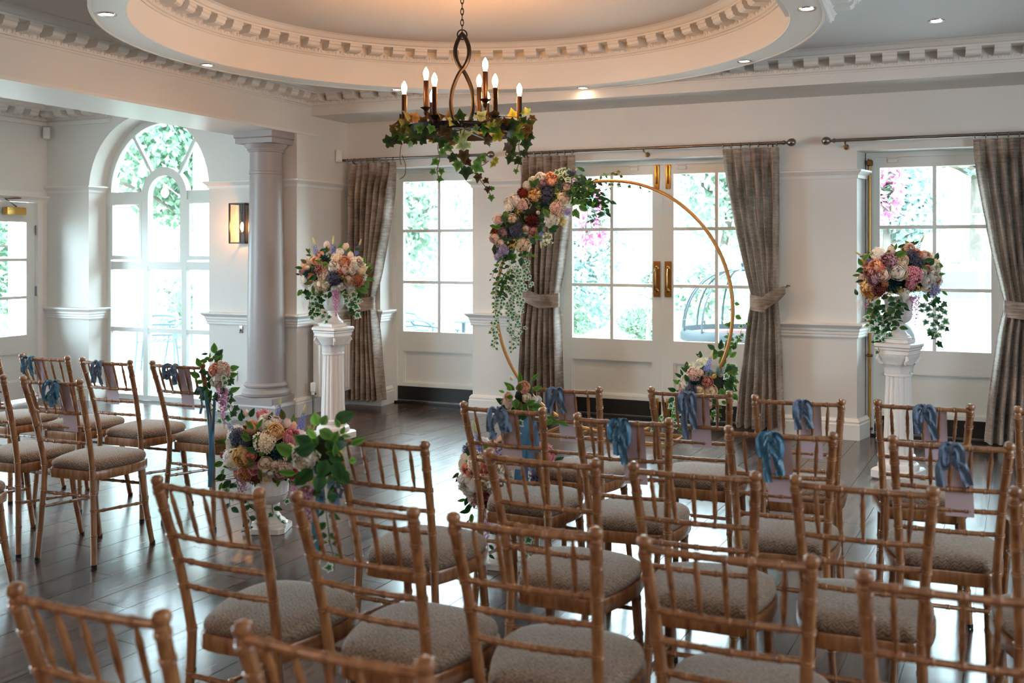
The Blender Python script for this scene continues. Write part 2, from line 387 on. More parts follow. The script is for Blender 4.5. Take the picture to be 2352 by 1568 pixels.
ce = struct('ceiling', 'grey ceiling around a round recessed drum')
RC = (-2.65, 5.52); R_IN, R_OUT, ZR = 1.965, 2.165, 2.85
def ring_plate(x0, x1, y0, y1, r, z, n=64):
    """flat ceiling with a round hole"""
    m = MB(); a = [(RC[0] + r * cos(2 * pi * i / n), RC[1] + r * sin(2 * pi * i / n)) for i in range(n)]
    def sq(i):
        c_, s_ = cos(2 * pi * i / n), sin(2 * pi * i / n); k = min(((x1 if c_ > 0 else x0) - RC[0]) / c_ if abs(c_) > 1e-9 else 1e9, ((y1 if s_ > 0 else y0) - RC[1]) / s_ if abs(s_) > 1e-9 else 1e9)
        return (RC[0] + c_ * k, RC[1] + s_ * k)
    for p in a: m.vert((p[0], p[1], z))
    for i in range(n): p = sq(i); m.vert((p[0], p[1], z))
    for i in range(n): j = (i + 1) % n; m.f.append([i, j, n + j, n + i])
    for cx, cy in ((x0, y0), (x1, y0), (x1, y1), (x0, y1)):
        k = m.vert((cx, cy, z)); a_ = atan2(cy - RC[1], cx - RC[0]) % (2 * pi) / (2 * pi) * n; m.f.append([n + int(a_) % n, n + (int(a_) + 1) % n, k])
    return m
ring_plate(XL - .05, 3.6, -3.6, 7.75, R_IN + .05, CEIL).build('ceiling_plate', M['ceil'], ce, smooth=False)
MB().box(XL - .05, 3.6, -3.6, 7.75, 3.36, 3.4).build('roof_slab', M['black'], ce)
dr = struct('trim_3', 'round plaster ring and drum with bracketed cornice')
MB().lathe([(R_IN, ZR + .004), (R_IN + .004, ZR), (R_OUT - .02, ZR), (R_OUT - .018, ZR - .006), (R_OUT - .006, ZR - .006), (R_OUT, ZR + .004), (R_OUT, ZR + .02), (R_OUT - .01, ZR + .026), (R_OUT - .01, CEIL + .02), (R_IN + .07, CEIL + .02), (R_IN + .07, 3.24), (R_IN, 3.24), (R_IN, ZR + .004)], 128, T(RC[0], RC[1], 0), False).build('ring_soffit', M['trim'], dr, ang=30)
DZ = 3.045
MB().lathe([(R_IN - a, b + DZ) for a, b in CORN], 128, T(RC[0], RC[1], 0), False).build('drum_cornice', M['cornice'], dr, ang=20)
MB().lathe([(R_IN + .02, DZ + .15), (.01, DZ + .1505), (.01, DZ + .2), (R_IN + .02, DZ + .2)], 96, T(RC[0], RC[1], 0), False).build('drum_ceiling', M['drum'], dr)
g = MB(); n = 196
for i in range(n):
    a = 2 * pi * i / n; g.add(EGG, T(RC[0] + R_IN * cos(a), RC[1] + R_IN * sin(a), DZ) @ Rz(a - pi / 2))
g.build('egg_and_dart', M['cornice'], dr, kind='stuff')
for i in range(64):
    a = 2 * pi * (i + .5) / 64
    put('modillion', modm, dr, T(RC[0] + (R_IN - .034) * cos(a), RC[1] + (R_IN - .034) * sin(a), DZ + .048) @ Rz(a - pi / 2))
tb = struct('trim_4', 'short ceiling beam with brackets beside the ring')
MB().box(-.72, -.5, -3, 5.75, 2.86, 3.2).build('beam', M['wall'], tb)
cornice(tb, (-.5, 2.2), (-.5, 5.95), CEIL - .155)

# alcove
wa = struct('wall_alcove_back', 'pale alcove wall with the arched window')
AX0, AX1, SPR, AR = -7.765, -6.248, 2.10, .7585
acx = (AX0 + AX1) / 2
def arch_wall(y0, y1, top):
    m = MB(); n = 24
    arc = [(acx + AR * cos(pi * i / n), SPR + AR * sin(pi * i / n)) for i in range(n + 1)]
    inn = [(AX1, 0)] + arc + [(AX0, 0)]
    out = [(XL - .6, 0)]
    for i in range(n + 1):
        t = i / n; out.append((XL - .6 + (XA - XL + .6) * t, top))
    out += [(XA, 0)]
    k = len(inn)
    for y in (y0, y1):
        for p in inn: m.vert((p[0], y, p[1]))
        for p in out: m.vert((p[0], y, p[1]))
    for i in range(k - 1):
        m.f += [[i, i + 1, k + i + 1, k + i], [2 * k + i, 2 * k + i + 1, 3 * k + i + 1, 3 * k + i][::-1], [i, i + 1, 2 * k + i + 1, 2 * k + i][::-1]]
    return m
arch_wall(YA, YA + .36, 3.2).build('arched_wall', M['wall'], wa, ang=30)
def pathtrim(par, path): trims(par, path)
trims(wa, [(XA, YA), (AX0, YA), (AX0, YA + .24)])
trims(wa, [(AX1, YA + .24), (AX1, YA), (-5.66, YA)])
MB().box(XA, -7.48, YA - .03, YA, 2.79, 2.826).build('cornice_fillet', M['trim'], wa)
cornice(wa, (XA, YA), (-7.46, YA), 2.826)
wal = struct('wall_alcove_left', 'pale alcove side wall with a glazed door')
DY0, DY1, DTOP = 6.42, 7.3, 2.0
MB().box(XA - .12, XA, 5.2, DY0 - .07, 0, 3.2).box(XA - .12, XA, DY1 + .04, YA + .3, 0, 3.2).box(XA - .12, XA, DY0 - .07, DY1 + .04, DTOP + .05, 3.2).build('wall_panel', M['wall'], wal)
MB().box(XA - .12, XA, -3.6, 2.0, 0, 3.2).box(XA - .12, XA, 4.1, 5.2, 0, 3.2).box(XA - .12, XA, 2.0, 4.1, 0, .7).box(XA - .12, XA, 2.0, 4.1, 2.4, 3.2).build('wall_return', M['wall'], wal)  # unseen opening added here to let daylight into the alcove
mould(wal, 'picture_rail', [(a, b - .1) for a, b in PIC], [(XA, 5.2), (XA, YA)])
cornice(wal, (XA, 5.2), (XA, YA), 2.826)
MB().box(XA, XA + .03, 5.2, YA, 2.79, 2.826).build('cornice_fillet', M['trim'], wal)
ca = struct('ceiling_alcove', 'white alcove ceiling')
MB().box(XA - .2, XL - .3, -3.6, YA + .2, 2.981, 3.2).build('ceiling_plate', M['trim'], ca)
wr = struct('wall_rear', 'rear wall behind the seats')
MB().box(XA, 3.6, -3.7, -3.6, 0, 3.3).build('wall_panel', M['wall'], wr)
ws = struct('wall_right', 'plain side wall beyond the seats')
MB().box(3.5, 3.6, -3.6, 8.6, 0, 3.3).build('wall_panel', M['wall'], ws)

# column engaged against the alcove corner
col = struct('column', 'grey painted round column on a square plinth'); col.location = (-5.49, 7.3, 0)
MB().box(-.235, .245, -.2, .13, 0, .125).sweep([(0, .125), (.02, .125), (.012, .15), (0, .155)], [(-.22, .13), (-.22, -.185), (.23, -.185), (.23, .13)]).build('plinth_base', M['grey'], col)
MB().cbox((0, -.02, .165), (.43, .36, .09), .006).build('plinth', M['grey'], col)
MB().lathe([(.2, .205), (.214, .215), (.218, .24), (.205, .262), (.185, .27), (.183, .285), (.195, .295), (.197, .308), (.185, .322), (.173, .33)], 40).build('column_base', M['grey'], col)
sh = [(.168 - .034 * max(0, (t - .28)) ** 1.3 - .0 * t, .33 + t * 1.88) for t in [i / 12 for i in range(13)]]
MB().lathe(sh, 40).build('shaft', M['grey'], col)
MB().lathe([(.143, 2.2), (.152, 2.205), (.152, 2.225), (.146, 2.23), (.146, 2.4), (.158, 2.405), (.158, 2.418), (.168, 2.42), (.168, 2.432), (.19, 2.455), (.196, 2.47), (.19, 2.475)], 40).build('capital', M['grey'], col)
MB().cbox((0, 0, 2.497), (.4, .37, .045)).cbox((0, 0, 2.555), (.43, .4, .07), .008).build('abacus', M['grey'], col)

# ---------------------------------------------------------------- doors and window
def leaf(name, label, x0, x1, gx0, gx1, y=YD, axis='x', gz=(.71, 1.2, 1.708, 2.197), z1=2.29, panel=(.20, .505), kick=True, cols=2):
    """glazed door leaf with three rows of panes; local x runs along the leaf"""
    d = struct(name, label)
    t = .045
    m = MB()
    m.box(x0, gx0, y, y + t, .02, z1).box(gx1, x1, y, y + t, .02, z1)
    m.box(gx0, gx1, y, y + t, gz[3], z1).box(gx0, gx1, y, y + t, panel[1] + .01, gz[0]).box(gx0, gx1, y, y + t, .02, panel[0])
    m.build('door_frame', M['joinery'], d, smooth=False)
    MB().box(gx0, gx1, y + .028, y + .038, panel[0], panel[1] + .01).build('panel', M['joinery'], d, smooth=False)
    fr = MB()
    for a, b, c_, e in ((gx0, gx1, panel[0], panel[0] + .012), (gx0, gx1, panel[1] - .002, panel[1] + .01), (gx0, gx0 + .012, panel[0] + .012, panel[1] - .002), (gx1 - .012, gx1, panel[0] + .012, panel[1] - .002)):
        fr.box(a, b, y + .012, y + .029, c_, e)
    fr.build('panel_bead', M['joinery'], d, smooth=False)
    bw = .028
    for zz in gz[1:3]: MB().box(gx0, gx1, y + .004, y + t - .004, zz - bw / 2, zz + bw / 2).build('glazing_bar', M['joinery'], d, smooth=False)
    cx = [gx0 + (gx1 - gx0) * k / cols for k in range(cols + 1)]
    for c_ in cx[1:-1]: MB().box(c_ - bw / 2, c_ + bw / 2, y + .005, y + t - .005, gz[0], gz[3]).build('glazing_bar', M['joinery'], d, smooth=False)
    for k in range(cols):
        for r in range(3): MB().box(cx[k] + .005, cx[k + 1] - .005, y + .022, y + .026, gz[r] + .002, gz[r + 1] - .002).build('pane', M['glass'], d, smooth=False)
    if kick:
        MB().box(x0 + .012, x1 - .012, y - .006, y, .03, .165).build('kick_plate', M['kick'], d, smooth=False)
        MB().box(x0, x1, y - .012, y + .01, .018, .026).build('threshold_strip', M['steel'], d, smooth=False)
    return d
def frame(par, x0, x1, y=YD, z=2.318):
    m = MB().box(x0 - .01, x0 + .05, y - .03, y + .07, 0, z).box(x1 - .05, x1 + .01, y - .03, y + .07, 0, z).box(x0 + .05, x1 - .05, y - .03, y + .07, 2.28, z)
    m.build('outer_frame', M['joinery'], par, smooth=False)
    MB().box(x0, x1, y - .04, y + .1, -.004, .018).build('threshold', M['kick'], par, smooth=False)
def contact(par, x, y=YD):
    MB().cbox((x, y - .012, 2.287), (.085, .024, .03), .005).cbox((x, y - .01, 2.25), (.078, .02, .028), .005).build('contact_sensor', M['plastic'], par)
d1 = leaf('door_1', 'white glazed door nearest the left pedestal', -4.852, -3.895, -4.772, -3.975); frame(d1, -4.88, -3.875); contact(d1, -4.12)
d2 = leaf('door_2', 'white glazed door leaf behind the flower hoop', -3.076, -2.137, -2.99, -2.23)
frame(d2, -3.12, -1.15); contact(d2, -2.395)
d3 = leaf('door_3', 'white glazed door leaf before the iron gazebo', -2.133, -1.19, -2.036, -1.276); contact(d3, -1.955)
d4 = leaf('door_4', 'white glazed door behind the second pedestal', -.372, .562, -.318, .504); frame(d4, -.413, .605); contact(d4, -.22)
def pull(par, x):
    MB().cbox((x, YD - .006, 1.26), (.062, .01, .32), .004).build('handle_plate', M['plate'], par)
    h = MB().tube([(x, YD - .01, 1.36), (x, YD - .035, 1.362), (x, YD - .062, 1.35), (x, YD - .07, 1.32), (x, YD - .07, 1.2), (x, YD - .062, 1.165), (x, YD - .035, 1.158), (x, YD - .01, 1.16)], .009, 8)
    for z in (1.36, 1.16): h.lathe([(.02, 0), (.02, .008), (.012, .014)], 12, T(x, YD - .01, z) @ Rx(radians(90)))
    h.build('pull_handle', M['brass'], par)
    MB().cbox((x, YD - .004, 2.18), (.045, .01, .235), .004).cbox((x, YD - .012, 2.19), (.02, .012, .16), .004).build('flush_bolt', M['brass'], par)
    MB().cbox((x, YD - .006, .11), (.04, .012, .17), .004).cbox((x, YD - .016, .12), (.014, .014, .12), .003).build('flush_bolt', M['brass'], par)
pull(d2, -2.186); pull(d3, -2.084)
bolt = MB().tube([(-.395, YD - .045, .02), (-.395, YD - .045, 2.27)], .011, 10)
bolt.build('espagnolette_rod', M['brass'], d4)
for z in (2.235, 1.49, .66, .06): MB().cbox((-.395, YD - .045, z), (.05, .04, .05 if z > 2 else .025), .008).build('rod_guide', M['oldbrass'], d4)
# alcove side door (swings on the wall x = XA): built along x, then turned
d5 = leaf('door_5', 'white glazed door with brass closer in the alcove side wall', 0, .88, .1, .78, 0, gz=(.66, 1.04, 1.42, 1.8), z1=2.0, panel=(.2, .47), kick=False)
d5.matrix_world = T(XA - .02, DY0, 0) @ Rz(radians(90))
MB().box(-.07, -.005, -.04, .06, 0, 2.06).box(.885, .945, -.04, .06, 0, 2.06).box(-.07, .945, -.041, .06, 2.06, 2.11).box(-.005, .885, -.03, .06, 2.005, 2.06).build('architrave', M['trim'], d5, smooth=False)
MB().cbox((.6, -.05, 1.905), (.24, .06, .075), .01).build('closer_body', M['brass'], d5)
MB().tube([(.6, -.07, 1.95), (.45, -.1, 2.02), (.75, -.02, 2.045)], .008, 6).build('closer_arm', M['oldbrass'], d5)
for z in (1.72, 1.1, .3): MB().tube([(.885, -.012, z - .05), (.885, -.012, z + .05)], .01, 8).build('hinge', M['hinge'], d5)

win = struct('window_1', 'tall white arched window with radiating bars in the alcove')
YF = 7.66
def bar(x0, x1, z0, z1, n='glazing_bar', y0=YF, y1=YF + .06): return MB().box(x0, x1, y0, y1, z0, z1).build(n, M['joinery'], win, smooth=False)
bar(AX0, AX0 + .06, 0, SPR, 'window_frame'); bar(AX1 - .06, AX1, 0, SPR, 'window_frame')
def arcbar(r0, r1, cx, cz, n, name, y0=YF, y1=YF + .06, a0=0, a1=pi):
    m = MB()
    for i in range(n + 1):
        a = a0 + (a1 - a0) * i / n
        for r, y in ((r0, y0), (r1, y0), (r1, y1), (r0, y1)): m.vert((cx + r * cos(a), y, cz + r * sin(a)))
    for i in range(n):
        for k in range(4): m.f.append([i * 4 + k, i * 4 + (k + 1) % 4, i * 4 + 4 + (k + 1) % 4, i * 4 + 4 + k])
    return m.build(name, M['joinery'], win, ang=30)
arcbar(AR - .065, AR, acx, SPR, 28, 'arch_frame')
bar(AX0, AX1, 0, .05, 'sill_rail', YF - .004, YF + .064); bar(AX0 + .03, AX1 - .03, .685, .73, 'glazing_bar', YF + .004, YF + .056); bar(AX0 + .03, AX1 - .03, 1.32, 1.40, 'transom', YF + .003, YF + .057)
XB1, XB2 = -7.245, -6.75
for x in (XB1, XB2): bar(x - .03, x + .03, .03, 1.36)
for x in (XB1, XB2): bar(x - .042, x + .042, 1.4, 2.06, 'mullion', YF - .01)
ir = (XB2 - XB1) / 2
arcbar(ir - .042, ir + .042, (XB1 + XB2) / 2, 2.06, 20, 'inner_arch', YF - .01)
bar(AX0 + .03, XB1 - .02, 2.02, 2.11, 'transom', YF + .002, YF + .058); bar(XB2 + .02, AX1 - .03, 2.02, 2.11, 'transom', YF + .002, YF + .058)
for x0, x1 in ((AX0 + .06, XB1 - .04), (XB2 + .04, AX1 - .06)):
    m = MB()
    for a, b, c_, e in ((x0 + .035, x1 - .035, 1.42, 1.46), (x0 + .035, x1 - .035, 1.98, 2.02), (x0, x0 + .035, 1.42, 2.02), (x1 - .035, x1, 1.42, 2.02)): m.box(a, b, YF - .012, YF + .03, c_, e)
    m.build('casement', M['joinery'], win, smooth=False)
for a in (radians(52), radians(128)):
    q = Vector((cos(a), 0, sin(a))); c0 = Vector(((XB1 + XB2) / 2, YF + .03, 2.06)) + q * ir; c1 = Vector((acx, YF + .03, SPR)) + Vector((cos(a + (.07 if a < 1.5 else -.07)), 0, sin(a))) * (AR - .02)
    MB().tube([c0, c1], .024, 4).build('radial_bar', M['joinery'], win, smooth=False)
for x0, x1 in ((AX0 + .05, XB1), (XB1, XB2), (XB2, AX1 - .05)):
    for z0, z1 in ((.05, .7), (.73, 1.33), (1.4, 2.06)): MB().box(x0, x1, YF + .03, YF + .034, z0, z1).build('pane', M['glass'], win, smooth=False)
m = MB(); m.prism([(acx + (AR - .05) * cos(pi * i / 20), 2.07 + (AR - .03) * sin(pi * i / 20)) for i in range(21)], lambda a, b, h: (a, h, b), YF + .03, YF + .034).build('pane', M['glass'], win, smooth=False)

# ---------------------------------------------------------------- pixel -> world helpers (photo frame 2352 x 1568)
F_, H_, C_, S_ = 2240, 569, cos(radians(22.8)), sin(radians(22.8))
def ray_d(px, py, d):
    u = (px - 1176) / F_; return Vector((u * d * C_ - d * S_, u * d * S_ + d * C_, EYE - (py - H_) * d / F_))
def depth_at_y(px, Y): return Y / (C_ + (px - 1176) / F_ * S_)
def dep(p): return -p[0] * S_ + p[1] * C_
VIEW = lambda p: Vector((-p[0], -p[1], 0)).normalized()

# ---------------------------------------------------------------- curtains and rods
YR = 8.14; ZT = 2.362
def smooth(a, b, t): t = max(0, min(1, t)); return a + (b - a) * t * t * (3 - 2 * t)
def lerp(a, b, t): return a + (b - a) * t
def curtain(label, top, tie, bot, zt, hook, folds, seed):
    c = thing('curtain', label, 'curtain', group='taupe curtains tied back beside the doors')
    rr = random.Random(seed); ph = [rr.uniform(-.35, .35) for _ in range(folds + 2)]
    def edge(k, z):
        if z > zt: q = (ZT - z) / (ZT - zt); return lerp(top[k], tie[k], q ** 1.35)
        q = (zt - z) / zt; return lerp(tie[k], bot[k], min(1, q * 1.1) ** .7)
    def fn(u, v):
        z = ZT - v * (ZT - .065)
        x0, x1 = edge(0, z), edge(1, z); f = u * folds; i = int(f)
        uu = (f + ph[min(i, folds)] * sin(pi * (f - i)) * .3) / folds
        w = cos(2 * pi * f); w = math.copysign(abs(w) ** .7, w)
        amp = .014 + .046 * min(1, (ZT - z) / .28)
        near = exp(-((z - zt) / .16) ** 2); amp *= 1 - .45 * near
        if z < zt: amp *= 1.1
        pin = exp(-((ZT - .1 - z) / .05) ** 2)
        x = lerp(x0, x1, uu) - pin * .012 * sin(4 * pi * f)
        x += .0015 * sin(11 * z + 7 * u) * (1 - near)
        return (x, YR + .02 + amp * w + .008 * sin(3 * z + 9 * u), z + (.006 * sin(40 * u) if v > .99 else 0))
    MB().grid(folds * 14 + 1, 56, fn).build('curtain_panel', M['curtain'], c, ang=80)
    hw = (tie[1] - tie[0]) / 2; cx = (tie[0] + tie[1]) / 2; sg = 1 if hook[0] > cx else -1
    far = abs(hook[0] - cx)
    def bf(u, v):
        a = 2 * pi * u; x = cos(a); ext = (far if x * sg > 0 else hw + .012) * x
        zz = zt + (hook[1] - zt) * max(0, x * sg) - .02 * (1 - abs(x)) - .012 * (x * sg < 0)
        h = .125 * (1 - .55 * max(0, x * sg) ** 3)
        return (cx + ext, YR + .015 + .078 * sin(a), zz + (v - .5) * h)
    MB().grid(49, 4, bf).build('tieback', M['curtain'], c, ang=80)
    hk = MB().tube([(hook[0], YW, hook[1] + .02), (hook[0], YR + .05, hook[1] + .02), (hook[0] + sg * .01, YR + .02, hook[1] + .035), (hook[0] + sg * .028, YR + .05, hook[1] + .03)], .006, 8)
    hk.build('tieback_hook', M['oldbrass'], c)
    for k in range(folds + 1):
        x = lerp(top[0] + .012, top[1] - .012, k / folds)
        MB().tube([(x + .004 * sin(k * 2.1) * cos(2 * pi * i / 14), YR + .021 * sin(2 * pi * i / 14), 2.385 + .021 * cos(2 * pi * i / 14)) for i in range(14)], .0028, 6, True).build('curtain_ring', M['steel'], c)
    return c
def pole(label, x0, x1, fins, brs):
    c = thing('curtain_pole', label, 'curtain pole', group='steel curtain poles over the doors')
    MB().tube([(x0, YR, 2.392), (x1, YR, 2.392)], .0135, 14).build('pole', M['steel'], c)
    for x, s in fins:
        MB().lathe([(.0155, -.02), (.0185, -.018), (.0185, -.005), (.0125, 0), (.012, .012), (.02, .018), (.031, .034), (.0335, .05), (.031, .066), (.018, .081), (.002, .085)], 18, T(x, YR, 2.392) @ Ry(radians(90 * s))).build('finial', M['steel'], c)
    for x in brs:
        MB().tube([(x, YW, 2.35), (x, YW - .04, 2.35), (x, YR + .01, 2.366), (x, YR, 2.378)], .007, 8).lathe([(.022, 0), (.022, .008), (.01, .012)], 12, T(x, YW, 2.35) @ Rx(radians(90))).build('bracket', M['oldbrass'], c)
pole('short steel curtain pole running into the corner behind the chandelier ivy', XL, -3.68, [(-3.68, 1)], [-5.1, -3.76])
pole('middle steel curtain pole with a ball end over the double doors', -3.4, -1.02, [(-3.4, -1), (-1.02, 1)], [-3.28, -2.2, -1.12])
pole('long steel curtain pole over the door behind the second pedestal', -.655, 1.3, [(-.655, -1)], [-.56, .9])
curtain('taupe curtain in the corner behind the left pedestal, tie hidden by flowers', (-5.17, -4.64), (-5.12, -4.88), (-5.185, -4.775), 1.02, (-5.2, 1.06), 7, 3)
curtain('taupe curtain behind the flowered side of the hoop, tied low toward the pier', (-3.36, -2.83), (-3.325, -2.985), (-3.39, -2.945), 1.09, (-3.36, 1.14), 7, 5)
curtain('taupe curtain on the bare side of the hoop, band rising to a brass hook', (-1.535, -1.075), (-1.295, -1.085), (-1.435, -1.035), 1.11, (-1.02, 1.2), 6, 9)
curtain('taupe curtain at the picture edge past the second flower pedestal', (.357, .98), (.575, .9), (.435, 1.0), 1.10, (1.0, 1.14), 8, 12)

# ---------------------------------------------------------------- fittings on the walls
def cam_frame(p): return atan2(p[1], p[0]) - pi / 2
sc = thing('wall_lantern', 'black box wall lantern with a lit filament bulb beside the column', 'wall light', (-5.79, YA, 1.765))
b = .009; w_, dd, hh = .084, .165, .18
MB().box(-w_, w_, -.012, -.001, -hh, hh).build('back_plate', M['iron'], sc)
m = MB()
for x in (-w_, w_):
    for y in (-dd, -.012): m.cbox((x, y, 0), (.012, .012, 2 * hh))
for z in (-hh, hh):
    for y in (-dd, -.012): m.cbox((0, y, z), (2 * w_, .012, .012))
    for x in (-w_, w_): m.cbox((x, -dd / 2 - .005, z), (.012, dd, .012))
m.build('lantern_frame', M['iron'], sc, smooth=False)
MB().box(-w_, w_, -dd, -.012, hh - .002, hh + .006).build('lantern_top', M['iron'], sc, smooth=False)
MB().box(-w_ + .004, w_ - .004, -dd - .001, -dd + .002, -hh, hh).build('front_pane', M['lanternglass'], sc, smooth=False)
for x in (-w_, w_): MB().box(x - .001, x + .001, -dd + .006, -.018, -hh, hh).build('side_pane', M['lanternglass'], sc, smooth=False)
MB().lathe([(.008, .178), (.008, .1), (.02, .095), (.022, .05), (.018, .03), (.018, .02)], 16, T(0, -.09, 0)).build('lamp_holder', M['iron'], sc)
MB().lathe([(.012, .022), (.014, .01), (.028, -.03), (.03, -.055), (.02, -.082), (.004, -.09)], 16, T(0, -.09, 0)).build('bulb', M['bulbglass'], sc)
MB().lathe([(.003, .01), (.012, -.01), (.015, -.045), (.006, -.07), (.001, -.074)], 10, T(0, -.09, 0)).build('filament', M['filament'], sc)
def small(name, label, cat, parts, loc, rz=0):
    t = thing(name, label, cat, loc, rz)
    for n, mb, m in parts: mb.build(n, M[m], t)
    return t
def pirs(label, loc, rz): small('motion_sensor', label, 'sensor', [('housing', MB().cbox((0, -.02, 0), (.062, .038, .118), .007), 'plastic'), ('lens', MB().cbox((0, -.042, -.025), (.042, .008, .04), .003), 'joinery')], loc, rz)
pirs('white motion sensor high in the alcove corner under the cornice', (-8.28, YA - .055, 2.715), radians(45))
pirs('white motion sensor on the corner wall above the short curtain pole', (-5.235, 8.08, 2.43), radians(70))
small('light_switch', 'small steel key switch on the alcove wall beside the column', 'switch', [('plate', MB().cbox((0, -.004, 0), (.04, .008, .07), .002), 'steel'), ('rocker', MB().cbox((0, -.01, -.008), (.012, .008, .022), .002), 'black')], (-5.87, YA, .778))
t = small('power_socket', 'white power socket low on the alcove wall behind the chair spray', 'socket', [('plate', MB().cbox((0, -.006, 0), (.086, .012, .086), .003), 'plastic')], (-5.955, YA, .342))
for x, z in ((-.016, -.01), (.016, -.01), (0, .016)): MB().cbox((x, -.0125, z), (.007, .002, .012)).build('pin_hole', M['black'], t)
t = thing('radiator', 'white panel radiator on the corner wall behind the left pedestal', 'radiator', (XL + .03, 7.56, 0))
m = MB().cbox((.085, .28, .5), (.06, .56, .66), .006)
m.build('panel', M['plastic'], t)
m = MB()
for k in range(12): m.cbox((.118, .05 + k * .042, .5), (.012, .02, .6), .004)
m.build('convector_ribs', M['plastic'], t)
MB().cbox((.06, .28, .84), (.1, .56, .012)).build('top_grille', M['plastic'], t)
MB().lathe([(.012, 0), (.013, .002), (.008, .004)], 12, T(.085, -.001, .79) @ Rx(radians(90))).build('bleed_cap', M['steel'], t)
MB().tube([(.085, 0, .2), (.085, -.04, .2), (.085, -.04, .0)], .009, 10).build('pipe', M['steel'], t)
MB().lathe([(.016, .2), (.016, .225), (.022, .23), (.024, .3), (.02, .31)], 14, T(.085, -.045, 0)).build('valve', M['plastic'], t)

# ---------------------------------------------------------------- recessed downlights
def downlight(label, x, y, z):
    t = thing('downlight', label, 'downlight', (x, y, z), group='recessed ceiling downlights')
    MB().lathe([(.034, -.001), (.036, -.004), (.05, -.006), (.052, 0), (.036, 0), (.034, -.001)], 24, caps=False).build('bezel', M['chrome'], t)
    MB().lathe([(.035, -.0005), (.001, -.0008)], 20).build('lamp_face', M['lamp'], t)
    l = bpy.data.lights.new('downlight_beam', 'SPOT'); l.energy = 34; l.color = (1, .7, .44); l.spot_size = radians(112); l.spot_blend = .9; l.shadow_soft_size = .035
    o = bpy.data.objects.new('downlight_beam', l); C.objects.link(o); o.parent = t; o.location = (0, 0, -.012)
nm = ['over the arched window', 'over the column', 'between the chandelier and the corner curtain', 'above the flower hoop', 'above the bare side of the hoop', 'at the plain ceiling side, highest in view']
for k, a in enumerate((221, 178, 131, 87.5, 43.5, 1)):
    downlight('lit downlight in the round ring, ' + nm[k], RC[0] + 2.07 * cos(radians(a)), RC[1] + 2.07 * sin(radians(a)), ZR)
downlight('lit downlight set in the plain grey ceiling beyond the ring', .086, 6.83, CEIL)

# ---------------------------------------------------------------- chandelier
CH = Vector((RC[0] - .0, RC[1] - .02, 0)); zc = 2.268
ch = thing('chandelier', 'black iron ring chandelier with nine lit candle bulbs', 'chandelier', CH, cam_frame(CH))
MB().lathe([(.06, 3.196), (.06, 3.186), (.03, 3.165), (.008, 3.16)], 20).build('ceiling_rose', M['iron'], ch)
for k in range(8):
    z = 3.166 - k * .0345; c_, s_ = cos(pi / 2 * k), sin(pi / 2 * k)
    MB().tube([(.009 * cos(a) * c_, .009 * cos(a) * s_, z - .012 + .023 * sin(a)) for a in [2 * pi * i / 12 for i in range(12)]], .003, 6, True).build('chain_link', M['iron'], ch)
MB().tube([(.03 * cos(a), 0, 2.872 + .03 * sin(a)) for a in [2 * pi * i / 24 for i in range(24)]], .0045, 8, True).build('hanging_ring', M['iron'], ch)
zt_, zx, zb = 2.862, 2.655, 2.285
def loopx(z): return .044 * max(0, sin(pi * (z - zx) / (zt_ + .012 - zx))) ** .75 if z > zx else -.07 * max(0, sin(pi * (z - zb + .04) / (zx - zb + .04))) ** .85
pts = [];
for i in range(41): z = zb + (zt_ - zb) * i / 40; pts.append((loopx(z), .008 * cos(pi * i / 40), z))
pts += [(.03, 0, zt_ + .012), (0, 0, zt_ + .018), (-.03, 0, zt_ + .012)][1:2]
for i in range(40, -1, -1): z = zb + (zt_ - zb) * i / 40; pts.append((-loopx(z), -.008 * cos(pi * i / 40), z))
MB().tube(pts, .0135, 8).build('twisted_loop', M['iron'], ch)
MB().lathe([(.350, zc - .022), (.358, zc - .022), (.358, zc + .022), (.350, zc + .022), (.350, zc - .022)], 72, caps=False).build('ring_band', M['iron'], ch)
for k in range(3):
    a = radians(3 + 60 * k); MB().tube([(.353 * cos(a), .353 * sin(a), zc - .012), (0, 0, zc + .012), (-.353 * cos(a), -.353 * sin(a), zc - .012)], .007, 6).build('cross_bar', M['iron'], ch)
tube_m = MB().lathe([(.0158, 0), (.0158, .166), (.0135, .17)], 14).mesh('candle_tube', M['bronze'])
bulb_m = MB().lathe([(.0105, 0), (.011, .008), (.0165, .028), (.0178, .043), (.0145, .06), (.0065, .075), (.001, .083)], 14).mesh('candle_bulb', M['bulb'])
cup_m = MB().lathe([(.008, -.05), (.013, -.042), (.016, -.028), (.012, -.022), (.02, -.012), (.034, -.004), (.036, 0), (.03, -.001), (.008, -.002)], 18).mesh('drip_cup', M['bronze'])
for k in range(6):
    a = radians(3 + 60 * k); p = (.36 * cos(a), .36 * sin(a), zc + .055)
    put('drip_cup', cup_m, ch, T(*p)); put('candle_tube', tube_m, ch, T(*p)); put('candle_bulb', bulb_m, ch, T(p[0], p[1], p[2] + .17))
for x, y, z in ((-.226, .03, 2.42), (.14, -.19, 2.44), (.11, .21, 2.41)):
    put('drip_cup', cup_m, ch, T(x, y, z)); put('candle_tube', tube_m, ch, T(x, y, z)); put('candle_bulb', bulb_m, ch, T(x, y, z + .17))
    q = Vector((x, y, 0)).normalized() * .35
    MB().tube([(q.x, q.y, zc), (q.x * .93, q.y * .93, zc + .02), (x * 1.05, y * 1.05, zc + .06), (x, y, z - .05)], .006, 8).build('candle_arm', M['bronze'], ch)

